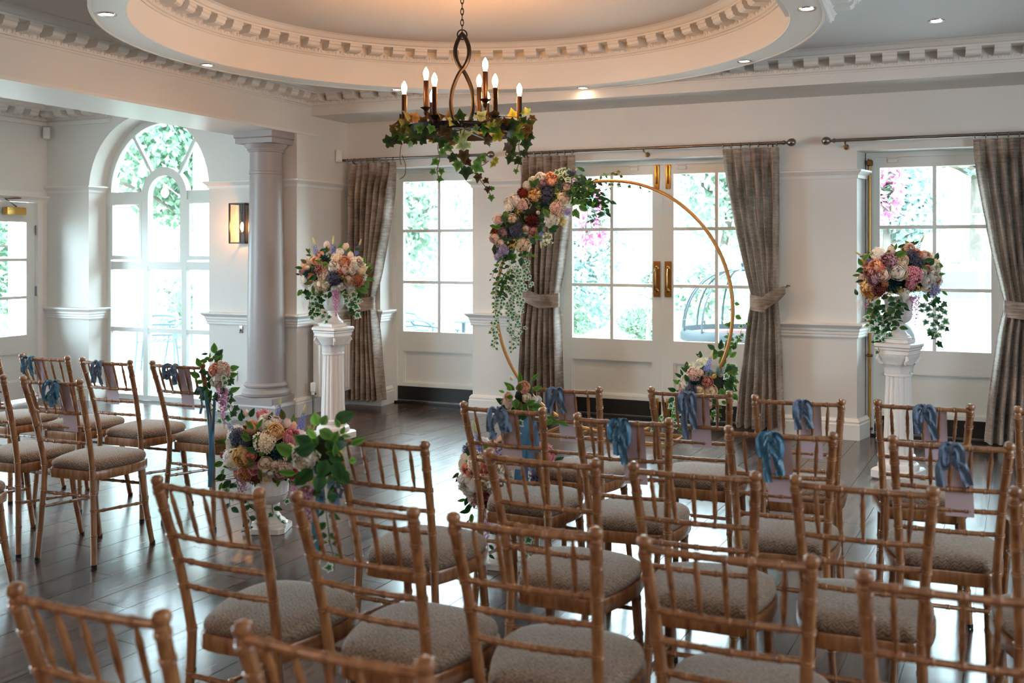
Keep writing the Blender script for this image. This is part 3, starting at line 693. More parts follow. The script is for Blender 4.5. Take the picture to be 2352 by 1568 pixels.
# ---------------------------------------------------------------- pedestals and urns
def pedestal(label, x, y, rz):
    t = thing('pedestal', label, 'pedestal', (x, y, 0), rz, 'white plaster column pedestals'); t.scale = (.82, .82, 1)
    fl_ = lambda a: 1 - .085 * max(0, cos(a * 16)) ** 1.5
    MB().cbox((0, 0, .035), (.33, .33, .07), .012).lathe([(.16, .07), (.163, .085), (.155, .105), (.135, .115), (.128, .13), (.134, .14), (.132, .16), (.115, .172)], 32).build('base', M['plaster'], t)
    MB().lathe([(.118 - .02 * k / 6, .172 + k * .515 / 6) for k in range(7)], 128, flute=fl_).build('fluted_shaft', M['plaster'], t, ang=60)
    MB().lathe([(.098, .685), (.108, .688), (.108, .702), (.1, .708), (.102, .74), (.122, .775), (.155, .815), (.16, .832)], 32).build('capital', M['plaster'], t)
    ac = MB()
    for i in range(12):
        a = 2 * pi * i / 12
        ac.add(MB().grid(5, 6, lambda u, v: ((u - .5) * .066 * sin(pi * (.2 + .75 * v)), -.016 - .05 * v ** 3 + .016 * abs(u - .5), .085 * v - .022 * v ** 6)), Rz(a) @ T(0, -.094, .706))
    ac.build('acanthus_leaves', M['plaster'], t)
    for i in range(4):
        a = pi / 4 + pi / 2 * i; pts = []
        for k in range(30):
            th = k / 29 * 4.2 * pi; r = .034 * (1 - k / 36); pts.append((cos(a) * (.142 + r * cos(th)), sin(a) * (.142 + r * cos(th)), .795 + r * sin(th)))
        MB().tube(pts, .011, 6).build('volute', M['plaster'], t)
    MB().cbox((0, 0, .855), (.262, .262, .05), .006).cbox((0, 0, .892), (.3, .3, .03), .008).cbox((0, 0, .875), (.28, .28, .03), .005).build('abacus', M['plaster'], t)
    return t
def urn(label, x, y, z, rz=0, s=1):
    t = thing('urn', label, 'urn', (x, y, z), rz, 'white plaster flower urns'); t.scale = (s, s, s)
    fl_ = lambda a: 1 - .035 * abs(sin(a * 9))
    MB().cbox((0, 0, .016), (.215, .215, .032), .03).build('foot_plate', M['plaster'], t)
    MB().lathe([(.1, .032), (.102, .045), (.09, .052), (.088, .06), (.07, .072), (.052, .1), (.046, .125), (.046, .135), (.056, .14), (.056, .152), (.05, .157)], 36).build('stem', M['plaster'], t)
    MB().lathe([(.05, .157), (.072, .165), (.095, .185), (.108, .215)], 36, flute=lambda a: 1 - .03 * abs(sin(a * 8)), caps=False).lathe([(.104, .215), (.106, .25), (.108, .31), (.115, .345)], 72, flute=fl_, caps=False).lathe([(.115, .345), (.135, .355), (.138, .367), (.128, .37), (.12, .34), (.02, .33)], 36, caps=False).build('bowl', M['plaster'], t, ang=50)
    return t
PL, PR = (-4.37, 6.68), (-.145, 7.02)
pedestal('white fluted plaster pedestal before the corner curtain and radiator', *PL, radians(-8))
pedestal('white fluted plaster pedestal before the last glazed door', *PR, radians(-21))
urn('white plaster urn on the pedestal beside the round column', PL[0], PL[1], .908, radians(-8), .82)
urn('white plaster urn on the pedestal before the last glazed door', PR[0], PR[1], .908, radians(-21), .82)
UL, UR = ray_d(620, 1210, 5.33), ray_d(1163, 1290, 4.74)
urn('white plaster urn on the floor at the aisle, spray of big leaves before it', UL.x, UL.y, 0, radians(20), .95)
urn('white plaster urn on the floor half hidden behind the front chairs', UR.x, UR.y, 0, radians(5), .95)

# ---------------------------------------------------------------- flower hoop stand
HO = Vector((-2.372, 7.66, 1.058)); HR = 1.03; hrz = radians(-4)
hp = thing('flower_hoop', 'large gold metal hoop standing on a low gold frame before the double doors', 'wedding arch', (HO.x, HO.y, 0), hrz)
MB().tube([(HR * cos(a), 0, HO.z + HR * sin(a)) for a in [2 * pi * i / 96 for i in range(96)]], .0145, 12, True).build('hoop', M['gold'], hp)
m = MB()
for y in (-.2, .2): m.cbox((.05, y, .012), (1.06, .022, .022))
for x in (-.48, .58): m.cbox((x, 0, .012), (.022, .4, .022))
m.build('base_frame', M['gold'], hp)
for x in (-.2, .2): MB().cbox((x, 0, .012), (.022, .4, .022)).build('base_bar', M['gold'], hp)

# ---------------------------------------------------------------- chiavari style chairs
def cat(pts, n=5):
    P = [Vector(p) for p in pts]; P = [P[0] * 2 - P[1]] + P + [P[-1] * 2 - P[-2]]; out = []
    for i in range(1, len(P) - 2):
        for k in range(n):
            t = k / n; a, b, c, d = P[i - 1:i + 3]
            out.append(.5 * ((2 * b) + (c - a) * t + (2 * a - 5 * b + 4 * c - d) * t * t + (3 * b - a - 3 * c + d) * t ** 3))
    out.append(P[-2]); return out
def noded(curve, nodes, r0, rn, r1=None, n=12, mb=None):
    """tube along curve with bamboo-like double rings where t in nodes; radius r0->r1"""
    L = [0]
    for a, b in zip(curve, curve[1:]): L.append(L[-1] + (b - a).length)
    tot = L[-1]; r1 = r1 or r0
    def at(s):
        for i in range(len(L) - 1):
            if s <= L[i + 1] + 1e-9: q = (s - L[i]) / max(L[i + 1] - L[i], 1e-9); return curve[i].lerp(curve[i + 1], q)
        return curve[-1]
    st = [(k / 10 * tot, 0) for k in range(11)]
    for t in nodes:
        for o_, dr_ in ((-.0075, 0), (-.0055, 1), (-.002, 1), (0, .35), (.002, 1), (.0055, 1), (.0075, 0)): st.append((t * tot + o_, dr_))
    st = sorted(x for x in st if -1e-6 <= x[0] <= tot + 1e-6)
    pts = []; rad = []
    for s, dr_ in st:
        if pts and s - prev < .0009: continue
        prev = s; pts.append(at(s)); rad.append(lerp(r0, r1, s / tot) + dr_ * (rn - r0))
    return (mb or MB()).tube(pts, rad, n)
def chair_meshes():
    D = []
    for s in (-1, 1):
        c = cat([(s * .176, -.02, 0), (s * .163, -.008, .2), (s * .15, 0, .4), (s * .15, -.006, .5), (s * .16, -.05, .7), (s * .173, -.108, .89)])
        m = noded(c, [.16, .3, .385, .52, .665, .752, .835, .925, .985], .0142, .0166)
        m.lathe([(.0135, -.002), (.0125, .006), (.0165, .012), (.018, .019), (.0155, .027), (.007, .032)], 14, T(s * .173, -.108, .888))
        D.append(('rear_post', m.mesh('rear_post', M['wood']), (s * .176, -.02, 0)))
        c = [Vector((s * .158, .325, .415)), Vector((s * .163, .355, .2)), Vector((s * .172, .395, 0))]
        D.append(('front_leg', noded(c, [.12, .42, .66], .0175, .0195, .0135).mesh('front_leg', M['wood']), (s * .172, .395, 0)))
        c = [Vector((s * .157, .0, .262)), Vector((s * .162, .352, .225))]
        D.append(('side_stretcher', noded(c, [.18, .5, .82], .0075, .0098, n=8).mesh('side_stretcher', M['wood']), None))
    px = {.893: .173, .748: .163, .675: .158, .598: .154}; py = {.893: -.109, .748: -.064, .675: -.043, .598: -.024}
    for z in (.893, .748, .675, .598):
        w = px[z]; bow = .012
        c = [Vector((w * q, py[z] - bow * (1 - q * q), z)) for q in [-1 + k / 4 for k in range(9)]]
        nd = [.17, .335, .5, .665, .83]
        D.append(('top_rail' if z > .85 else 'back_rail', noded(c, nd, .0088 if z > .8 else .0078, .0108 if z > .8 else .0098, n=10).mesh('back_rail', M['wood']), None))
    for k in range(5):
        f = (k - 2) / 2.85
        a = Vector((f * px[.748], py[.748] - .012 * (1 - f * f), .75)); b = Vector((f * px[.893], py[.893] - .012 * (1 - f * f), .89))
        pr = [(0, .0035), (.06, .0042), (.26, .0068), (.29, .0082), (.32, .0068), (.47, .0066), (.5, .0082), (.53, .0066), (.68, .0068), (.71, .0082), (.74, .0068), (.94, .0042), (1, .0035)]
        D.append(('spindle', MB().rod(a, b, pr, 8).mesh('spindle', M['wood']), None))
    D.append(('front_stretcher', noded([Vector((-.16, .338, .325)), Vector((.16, .338, .325))], [.2, .4, .6, .8], .0078, .0098, n=8).mesh('front_stretcher', M['wood']), None))
    D.append(('rear_stretcher', noded([Vector((-.156, -.002, .335)), Vector((.156, -.002, .335))], [.25, .5, .75], .0078, .0098, n=8).mesh('rear_stretcher', M['wood']), None))
    h = [(.0, .012), (.09, .01), (.131, .018), (.152, .05), (.18, .13), (.196, .22), (.194, .3), (.17, .36), (.12, .395), (.06, .408), (0, .411)]
    hs = [(p.x, p.y) for p in cat([(a, b, 0) for a, b in h], 3)]
    ol = hs + [(-x, y) for x, y in reversed(hs[1:-1])]; cy = .2; n = len(ol)
    def rings(prof, name, mt, cap=True):
        m = MB()
        for s, z in prof:
            for x, y in ol: m.vert((x * s, cy + (y - cy) * s, z))
        for k in range(len(prof) - 1):
            for i in range(n): j = (i + 1) % n; m.f.append([k * n + i, k * n + j, (k + 1) * n + j, (k + 1) * n + i])
        m.f.append(list(reversed(range(n)))); m.f.append([(len(prof) - 1) * n + i for i in range(n)])
        return m.mesh(name, M[mt], ang=50)
    D.append(('seat_frame', rings([(.95, .404), (.99, .406), (1, .412), (1, .446), (.985, .452)], 'seat_frame', 'wood'), None))
    D.append(('seat_cushion', rings([(.9, .452), (.93, .453), (.965, .46), (.973, .472), (.955, .484), (.9, .492), (.75, .499), (.5, .503), (.2, .505)], 'seat_cushion', 'cushion'), None))
    return D
CM = chair_meshes()
cap_m = MB().lathe([(.0142, 0), (.015, .004), (.0145, .016)], 12).mesh('foot_cap', M['black'])
def make_chair(label, group, x, y, rz):
    t = thing('banquet_chair', label, 'chair', (x, y, 0), rz, group)
    for nm_, me, foot in CM:
        o = put(nm_, me, t)
        if foot: put('foot_cap', cap_m, o, T(foot[0], foot[1], 0))
    return t
def dup(root, label, x, y, rz):
    r = root.copy(); C.objects.link(r); r.location = (x, y, 0); r.rotation_euler = (0, 0, rz); r['label'] = label
    for c_ in list(root.children):
        k = c_.copy(); C.objects.link(k); k.parent = r
        for g_ in list(c_.children): h = g_.copy(); C.objects.link(h); h.parent = k
    return r
big, sml = 'block of chairs facing the hoop', 'block of chairs beside the column'
# (x, y) of the middle of the back top, turn in degrees, label
CHAIRS = dict(
    L1=(-4.70, 4.17, 2, 'wooden spindle chair in the front row beside the column, bow tied near its far post'),
    L2=(-4.22, 4.16, 1, 'wooden spindle chair in the front row before the arched window, dark bow mid rail'),
    L3=(-3.74, 4.19, 0, 'wooden spindle chair carrying a flower spray, front row before the column'),
    L6=(-5.235, 4.15, 2, 'wooden spindle chair at the picture edge in the front row beside the alcove door'),
    L4=(-3.845, 3.45, 3, 'wooden spindle chair with its whole side in view, second row before the arched window'),
    L5=(-4.32, 3.43, 2, 'wooden spindle chair cut by the picture edge, second row before the alcove door'),
    L7=(-3.93, 2.68, 3, 'wooden spindle chair showing only a front leg and seat corner at the picture edge'),
    C1=(-1.376, 1.31, 0, 'wooden spindle chair nearest the camera, blurred in the back row by the aisle'),
    C2=(-1.753, 2.075, -1.6, 'wooden spindle chair at the aisle, fourth row, full back in view'),
    C3=(-1.295, 2.07, -3, 'wooden spindle chair in the fourth row, second from the aisle'),
    C4=(-1.648, 2.79, -2, 'wooden spindle chair with leaves and white peony tied on, third row aisle seat'),
    C5=(-.842, 2.066, 2, 'wooden spindle chair in the fourth row, third from the aisle'),
    C6=(-.869, 1.318, -1.5, 'wooden spindle chair in the back row, second from the aisle, mostly cut off'),
    R1=(-1.5, 4.16, 0, 'wooden spindle chair with peach roses on its post, front row aisle seat'),
    R2=(-1.534, 3.552, -2, 'wooden spindle chair with a blue bow and card, second row at the aisle'),
    R3=(-1.023, 3.49, 4, 'wooden spindle chair with a long blue bow, second row, next to the aisle seat'),
    R4=(-.942, 4.259, 1, 'wooden spindle chair with a pale blue bow, front row before the low hoop flowers'),
    R5=(-.478, 4.211, 4, 'wooden spindle chair with a teal bow, front row before the tied curtain'),
    R6=(-.449, 3.442, 4, 'wooden spindle chair with a bright blue bow, second row, third from the aisle'),
    R7=(.005, 4.275, 2, 'wooden spindle chair with a bow, front row before the second pedestal'),
    R8=(.085, 3.479, 3, 'wooden spindle chair with a dark teal bow, second row, fourth from the aisle'),
    R9=(.52, 4.3, 2, 'wooden spindle chair at the picture edge, front row before the last curtain'),
    R10=(-1.06, 2.748, -2, 'wooden spindle chair in the third row behind the aisle bow chair, no bow'),
    R11=(-.599, 2.753, 2, 'wooden spindle chair in the third row, middle of the picture, no bow'),
    R12=(-.146, 2.765, 2, 'wooden spindle chair in the third row, fourth from the aisle, no bow'),
    R13=(.395, 2.85, 2, 'wooden spindle chair in the third row, one post at the picture edge'),
    R14=(-.379, 2.05, 1, 'wooden spindle chair in the fourth row, fourth from the aisle'),
    R15=(.07, 2.0, 2, 'wooden spindle chair in the fourth row, cut by the picture edge'),
)
CO = {}; proto = None
for k, (x, y, a, lb) in CHAIRS.items():
    a = radians(a); ox, oy = x - .108 * sin(a), y + .108 * cos(a)
    if proto is None: CO[k] = proto = make_chair(lb, sml, ox, oy, a)
    else: CO[k] = dup(proto, lb, ox, oy, a)
    CO[k]['group'] = sml if k[0] == 'L' else big

# ribbon bows holding a card on the top rails
def strip(pts, w, mb, crumple=.006, seed=0, n=5):
    r = random.Random(seed); ph = r.uniform(0, 6)
    cv = cat(pts, 5); side = []
    for i, p in enumerate(cv):
        t = (cv[min(i + 1, len(cv) - 1)] - cv[max(i - 1, 0)]).normalized()
        sd = t.cross(Vector((.25 * sin(ph), -1, .1))); side.append(sd.normalized() if sd.length > .1 else Vector((1, 0, 0)))
    m = len(cv)
    def fn(u, v):
        i = min(int(round(v * (m - 1))), m - 1); ww = w * (.45 + .55 * min(1, v * 3))
        return cv[i] + side[i] * (u - .5) * ww + Vector((0, crumple * sin(7 * u + 9 * v + ph), 0))
    return mb.grid(n, m, fn)
def bow(label, chair, off, seed, length=.15, spread=.035, mt='ribbon', lift=0):
    t = thing('ribbon_card', label, 'ribbon bow'); t.matrix_world = T(0, 0, 0)
    x, y, a, _ = CHAIRS[chair]; a = radians(a); r = random.Random(seed)
    t.location = (x + off * cos(a), y + off * sin(a), .893); t.rotation_euler = (0, 0, a); t['group'] = 'blue ribbon bows with cards on the chair rails'
    k = MB()
    k.tube([(-.012 + .024 * i / 16, .0125 * sin(2 * pi * i / 8), .0125 * cos(2 * pi * i / 8)) for i in range(17)], .0058, 6)
    k.lathe([(.002, -.017), (.013, -.012), (.016, 0), (.012, .013), (.002, .017)], 10, T(0, -.02, -.004))
    k.build('knot', M[mt], t)
    for s in (-1, 1):
        q = s * (.022 + r.uniform(0, .014))
        strip([(0, -.02, 0), (q * .7, -.035, .012), (q * 1.15, -.04, -.012), (q * 1.05, -.038, -.055 - r.uniform(0, .02)), (q * .6, -.032, -.045), (q * .15, -.026, -.012)], .026, MB(), .007, seed + s).build('bow_loop', M[mt], t, ang=80)
        L = length * r.uniform(.6, .95); q = s * spread * r.uniform(.3, .85)
        strip([(0, -.022, -.004), (q * .5, -.036, -.035), (q * .9, -.04, -L * .5), (q * 1.1 + .008, -.038, -L)], .03, MB(), .008, seed + 3 * s).build('ribbon_tail', M[mt], t, ang=80)
    cx = r.uniform(.022, .04)
    MB().grid(3, 7, lambda u, v: (cx + (u - .5) * .086 + .02 * v * .4, .018 + .012 * sin(2 * v) + .02 * v, -.012 - .225 * v)).build('card', M['card'], t)
    return t
BOWS = [('L1', -.09, 'crumpled blue bow and lilac card on the far front chair by the alcove door', .1), ('L2', -.03, 'dark blue bow and lilac card on the chair before the arched window', .13), ('L3', -.01, 'dark blue bow and lilac card on the chair with the column side spray', .11),
        ('L4', .04, 'loose blue bow and lilac card on the second row chair before the arched window', .12), ('R1', -.02, 'pale grey blue bow and card on the aisle chair with peach roses', .15), ('R2', -.01, 'short blue bow and lilac card on the second row aisle chair', .12),
        ('R3', -.0, 'long twisted blue bow and lilac card on the chair beside the second row aisle seat', .17), ('R4', .0, 'pale blue bow and lilac card on the chair before the low hoop flowers', .2), ('R5', .02, 'teal blue bow and lilac card on the chair before the tied curtain', .13),
        ('R6', -.03, 'bright blue bow with splayed tails and card on the third second row chair', .17), ('R7', .005, 'wide dark blue bow and card on the chair before the second pedestal', .16), ('R8', -.0, 'dark teal bow and card on the second row chair behind the pedestal chair', .17)]
for k, (c_, off, lb, ln) in enumerate(BOWS): bow(lb, c_, off, 20 + k, ln, .03 + .012 * (k % 3), 'ribbon' if k % 3 else 'ribbon2')
# ---------------------------------------------------------------- flower and leaf meshes (unit diameter, facing +Z)
PM = {}
def mixhex(a, b, t): return ''.join('%02x' % int(int(a[i:i + 2], 16) * (1 - t) + int(b[i:i + 2], 16) * t) for i in (0, 2, 4))
def pmat(k, inner, outer, **kw): PM[k] = petal(k + '_petal', mixhex(inner, outer, .38), outer, **kw)
for k, i, o in (('cream', 'ecc896', 'fbf0de'), ('peach', 'dc9068', 'f3c6a8'), ('white', 'f0e4d2', 'fcf9f4'), ('blush', 'e6bba8', 'f8e6dc'), ('coral', 'd1452c', 'f0a58a'), ('apricot', 'e8ac54', 'f8dca8'),
                ('pink', 'cf4f72', 'f2b6be'), ('mauve', '8f5c6a', 'cfa9b2'), ('dusty', 'ac6058', 'dda69b'), ('red', '6d1512', 'a8402f'), ('burgundy', '341010', '7b3a34'), ('rust', '8a4328', 'c68660'),
                ('slate', '262a3c', '5b5c74'), ('lilac', '7a6e9e', 'bdb2d4'), ('beige', 'bd8a7a', 'eccfc2'), ('hotpink', 'c04c6c', 'eeb0ba'), ('teal', '0b2228', '275058'), ('sage', '3f5650', '8ba59c'),
                ('yellow', 'b3821f', 'ead078'), ('ivory', 'c9c27a', 'f2efd2'), ('blue', '3a4690', '8f93d2'), ('magenta', '84235f', 'de86bf'), ('palewist', 'cfc0c8', 'f5f2f2'), ('plum', '4c1c34', 'a0567a')): pmat(k, i, o)
LM = dict(dark=petal('dark_leaf', '173418', '2c5a2a', .4, .12), mid=petal('mid_leaf', '34591f', '5f8a38', .4, .25), olive=petal('olive_leaf', '3d3d1c', '65622e', .45, .2), fresh=petal('fresh_leaf', '4f8a2c', '86b84e', .45, .3),
          ivy=petal('variegated_ivy_leaf', '24683c', 'eef3e4', .45, .25, .64), darkivy=petal('dark_ivy_leaf', '1c2c16', '31481f', .4, .15), brownivy=petal('bronze_ivy_leaf', '2e2110', '55401c', .45, .15), yellowivy=petal('yellow_ivy_leaf', '66751f', 'a39a3c', .45, .3), paleivy=petal('pale_ivy_leaf', '6d8a58', 'a8b98c', .5, .3))
def petal_ring(mb, n, rho, tip, ph, r, nu=5, nv=4, ruff=0., wide=1.35, curl=.06, t0=0., t1=1., drop=.45):
    """petals lying on a ball of radius rho, closing to polar angle tip (degrees) from the axis"""
    for k in range(n):
        a0 = ph + 2 * pi * k / n + r.uniform(-.15, .15); w = wide * pi / n; rr = rho * r.uniform(.94, 1.05); th1 = radians(tip + r.uniform(-5, 5)); f = r.uniform(0, 6)
        def fn(u, v, a0=a0, w=w, rr=rr, th1=th1, f=f):
            x = (u - .5) * 2; th = lerp(2.3, th1, v) + drop * abs(x) ** 2.4 * v; a = a0 + x * w * (.55 + .45 * sin(pi * min(1, .15 + .7 * v)))
            q = rr * (1 + curl * 2 * max(0, v - .6) ** 1.2) * (1 + ruff * sin(8 * u + f) * v) + .012 * x * (1 if n > 1 else 0)
            return (q * sin(th) * cos(a), q * sin(th) * sin(a), q * cos(th) - .06)
        mb.grid(nu, nv, fn, lambda u, v: t0 + (t1 - t0) * v)
def rose(seed, full=1.):
    r = random.Random(seed); m = MB()
    for k, (n, rho, tip) in enumerate(((2, .15, 4), (3, .2, 10), (3, .26, 18), (4, .32, 28), (5, .38, 42), (5, .43, 58), (5, .48, 74))): petal_ring(m, n, rho, tip, k * 1.1 + seed, r, t1=.45 + .55 * k / 6, t0=.25 * k / 6, curl=.05 + .16 * k / 6)
    return m
def peony(seed):
    r = random.Random(seed); m = MB()
    for k, (n, rho, tip) in enumerate(((4, .18, 6), (5, .25, 14), (6, .32, 24), (7, .38, 36), (8, .43, 50), (8, .47, 64), (8, .5, 80))): petal_ring(m, n, rho, tip, r.uniform(0, 3), r, ruff=.07, wide=1.25, t1=.5 + .5 * k / 6, t0=.2, curl=.1)
    return m
def ruffle(seed):
    r = random.Random(seed); m = MB()
    for k, (n, rho, tip) in enumerate(((5, .2, 5), (8, .28, 16), (10, .35, 28), (12, .41, 42), (13, .46, 58), (13, .5, 76))): petal_ring(m, n, rho, tip, r.uniform(0, 3), r, nu=4, ruff=.13, wide=1.15, drop=.2, curl=.12)
    return m
def floret(m, M_, s, k=4, r=R):
    b = len(m.v); m.v.append(tuple(M_ @ Vector((0, 0, 0)))); m.t.append(0)
    for i in range(k):
        a = 2 * pi * i / k; w = pi / k * .8
        pts = [(.55 * s, a - w), (s * 1.02, a - w * .45), (s * 1.02, a + w * .45), (.55 * s, a + w)]
        q = []
        for d, aa in pts: m.v.append(tuple(M_ @ Vector((d * cos(aa), d * sin(aa), .28 * d * (1 if d < s else .9))))); m.t.append(.5 if d < s else 1); q.append(len(m.v) - 1)
        m.f.append([b] + q)
def hydrangea(seed):
    r = random.Random(seed); m = MB(); n = 62
    for i in range(n):
        zz = 1 - 1.35 * (i + .5) / n; a = i * 2.39996; rr = sqrt(1 - zz * zz) if abs(zz) < 1 else 0
        d = Vector((rr * cos(a), rr * sin(a), zz)) + Vector((r.uniform(-.2, .2), r.uniform(-.2, .2), r.uniform(-.1, .2))); p = Vector((d.x * .43, d.y * .43, d.z * .36 - .05)) * r.uniform(.9, 1.05)
        floret(m, facing(p, d, r.uniform(0, 6)), r.uniform(.1, .135))
    m.lathe([(.01, -.28), (.28, -.2), (.36, 0), (.28, .17), (.01, .26)], 10)
    return m
def spike(seed):
    """upright larkspur: florets round an axis, cream tip; unit height along Z"""
    r = random.Random(seed); m = MB(); n = 44
    for i in range(n):
        t = i / n; a = i * 2.4; rad = .10 * (1 - t) ** .5 + .02; z = -.5 + .68 * t; d = Vector((cos(a), sin(a), .35))
        floret(m, facing((rad * cos(a), rad * sin(a), z), d, r.uniform(0, 6)), .075 - .045 * t, 5)
    return m
TIP = lambda: MB().lathe([(.03, .08), (.055, .15), (.06, .23), (.05, .34), (.03, .44), (.004, .5)], 8)
def rosette(seed):
    m = MB(); r = random.Random(seed)
    for n, R0, H, op in ((4, .1, .34, 0), (6, .2, .34, .2), (8, .31, .3, .5), (9, .41, .22, .8), (10, .5, .1, 1)):
        ph = r.uniform(0, 3)
        for k in range(n):
            a = ph + 2 * pi * k / n; w = .75 * pi / n
            m.grid(3, 4, lambda u, v: (R0 * (.25 + .75 * v) * cos(a + (u - .5) * 2 * w * sin(pi * (.25 + .7 * v))), R0 * (.25 + .75 * v) * sin(a + (u - .5) * 2 * w * sin(pi * (.25 + .7 * v))), -.15 + H * v ** .9 - .05 * (1 - abs(2 * u - 1))), lambda u, v: v)
    return m
def sprig(seed):
    r = random.Random(seed); m = MB()
    for i in range(34):
        d = Vector((r.gauss(0, 1), r.gauss(0, 1), abs(r.gauss(0, .8)) + .25)).normalized(); p = d * r.uniform(.25, .5); p.z -= .2
        floret(m, facing(p, d + Vector((r.uniform(-.5, .5), r.uniform(-.5, .5), 0)), r.uniform(0, 6)), r.uniform(.07, .11), 5)
        if i % 2: m.tube([(0, 0, -.3), p], .008, 3)
    return m
def raceme(seed):
    """hanging wisteria: unit length downwards along -Y (hangs when placed)"""
    r = random.Random(seed); m = MB(); n = 74
    for i in range(n):
        t = i / n; a = i * 2.4; rad = (.155 * (1 - t) ** .6 + .012) * r.uniform(.7, 1.1); p = Vector((rad * cos(a), -t + r.uniform(-.02, .02), rad * sin(a)))
        floret(m, facing(p, Vector((cos(a), -.35, sin(a))), r.uniform(0, 6)), .062 * (1 - .6 * t), 4)
    m.tube([(0, .03, 0), (0, -1, 0)], .006, 4)
    return m
def bud(seed):
    r = random.Random(seed); m = MB()
    petal_ring(m, 3, .24, 3, 0, r, t0=.3, t1=.7); petal_ring(m, 4, .3, 8, .5, r, t0=.5); petal_ring(m, 5, .36, 28, .2, r, t0=.6)
    o = MB(); o.add(m, Matrix.Diagonal((1, 1, 1.35, 1))); return o
def leaf_mb(wd=.42, fold=.25, curl=.25, nv=6):
    return MB().grid(3, nv, lambda u, v: ((u - .5) * 2 * wd * sin(pi * v ** .8) ** .9 * .5 if 0 < v < 1 else 0, v, fold * abs(u - .5) * wd * sin(pi * v) - curl * v * v), lambda u, v: .25 + abs(u - .5) * 1.2)
def ivy_mb(lob=1.):
    out = [(0, 0, 0), (.17, -.13), (.40, -.06), (.37, .15), (.58, .40), (.29, .53), (.0, 1.0)]
    o = [(p[0], p[1]) for p in out[1:]]; ol = [(0, 0)] + o + [(-x, y) for x, y in reversed(o[:-1])]
    m = MB(); c0 = (0, .3); n = len(ol)
    def z(x, y): return .16 * abs(x) - .14 * (y - .3) ** 2
    m.vert((c0[0], c0[1], z(*c0)), 0)
    for k, t in ((.66, .55), (1, 1.)):
        for x, y in ol: X, Y = c0[0] + (x - c0[0]) * k, c0[1] + (y - c0[1]) * k; m.vert((X, Y, z(X, Y)), t)
    for i in range(n): j = (i + 1) % n; m.f += [[0, 1 + i, 1 + j], [1 + i, 1 + n + i, 1 + n + j, 1 + j]]
    return m
MESH = {}
def FM(kind, colr):
    """(name, mesh) of a flower or leaf of this kind and colour, made once"""
    k = (kind, colr)
    if k in MESH: return MESH[k]
    gen = dict(rose=lambda: rose(1), rose2=lambda: rose(2), peony=lambda: peony(3), ruffle=lambda: ruffle(4), hydrangea=lambda: hydrangea(5), spike=lambda: spike(6), rosette=lambda: rosette(7), sprig=lambda: sprig(8), raceme=lambda: raceme(9), bud=lambda: bud(10),
               leaf=lambda: leaf_mb(), broad=lambda: leaf_mb(.62, .2, .3), ivy=lambda: ivy_mb(), round=lambda: leaf_mb(.8, .12, .15))[kind]
    nm_ = dict(rose='rose', rose2='rose', peony='peony', ruffle='carnation', hydrangea='hydrangea', spike='larkspur', rosette='succulent', sprig='filler_sprig', raceme='wisteria', bud='flower_bud', leaf='leaf', broad='leaf', ivy='ivy_leaf', round='leaf')[kind]
    MESH[k] = (nm_, gen().mesh(nm_, LM[colr] if colr in LM else PM[colr], True, 180)); return MESH[k]
TIPM = TIP().mesh('larkspur_tip', PM['ivory']); SEP = None
def bloom(par, kind, colr, p, n, size, roll=0):
    nm_, me = FM(kind, colr); o = put(nm_, me, par)
    if kind == 'raceme': o.matrix_world = T(*p) @ facing((0, 0, 0), n, 0, size); 
    else: o.matrix_world = facing(p, n, roll, size)
    o.matrix_world = o.matrix_world; return o
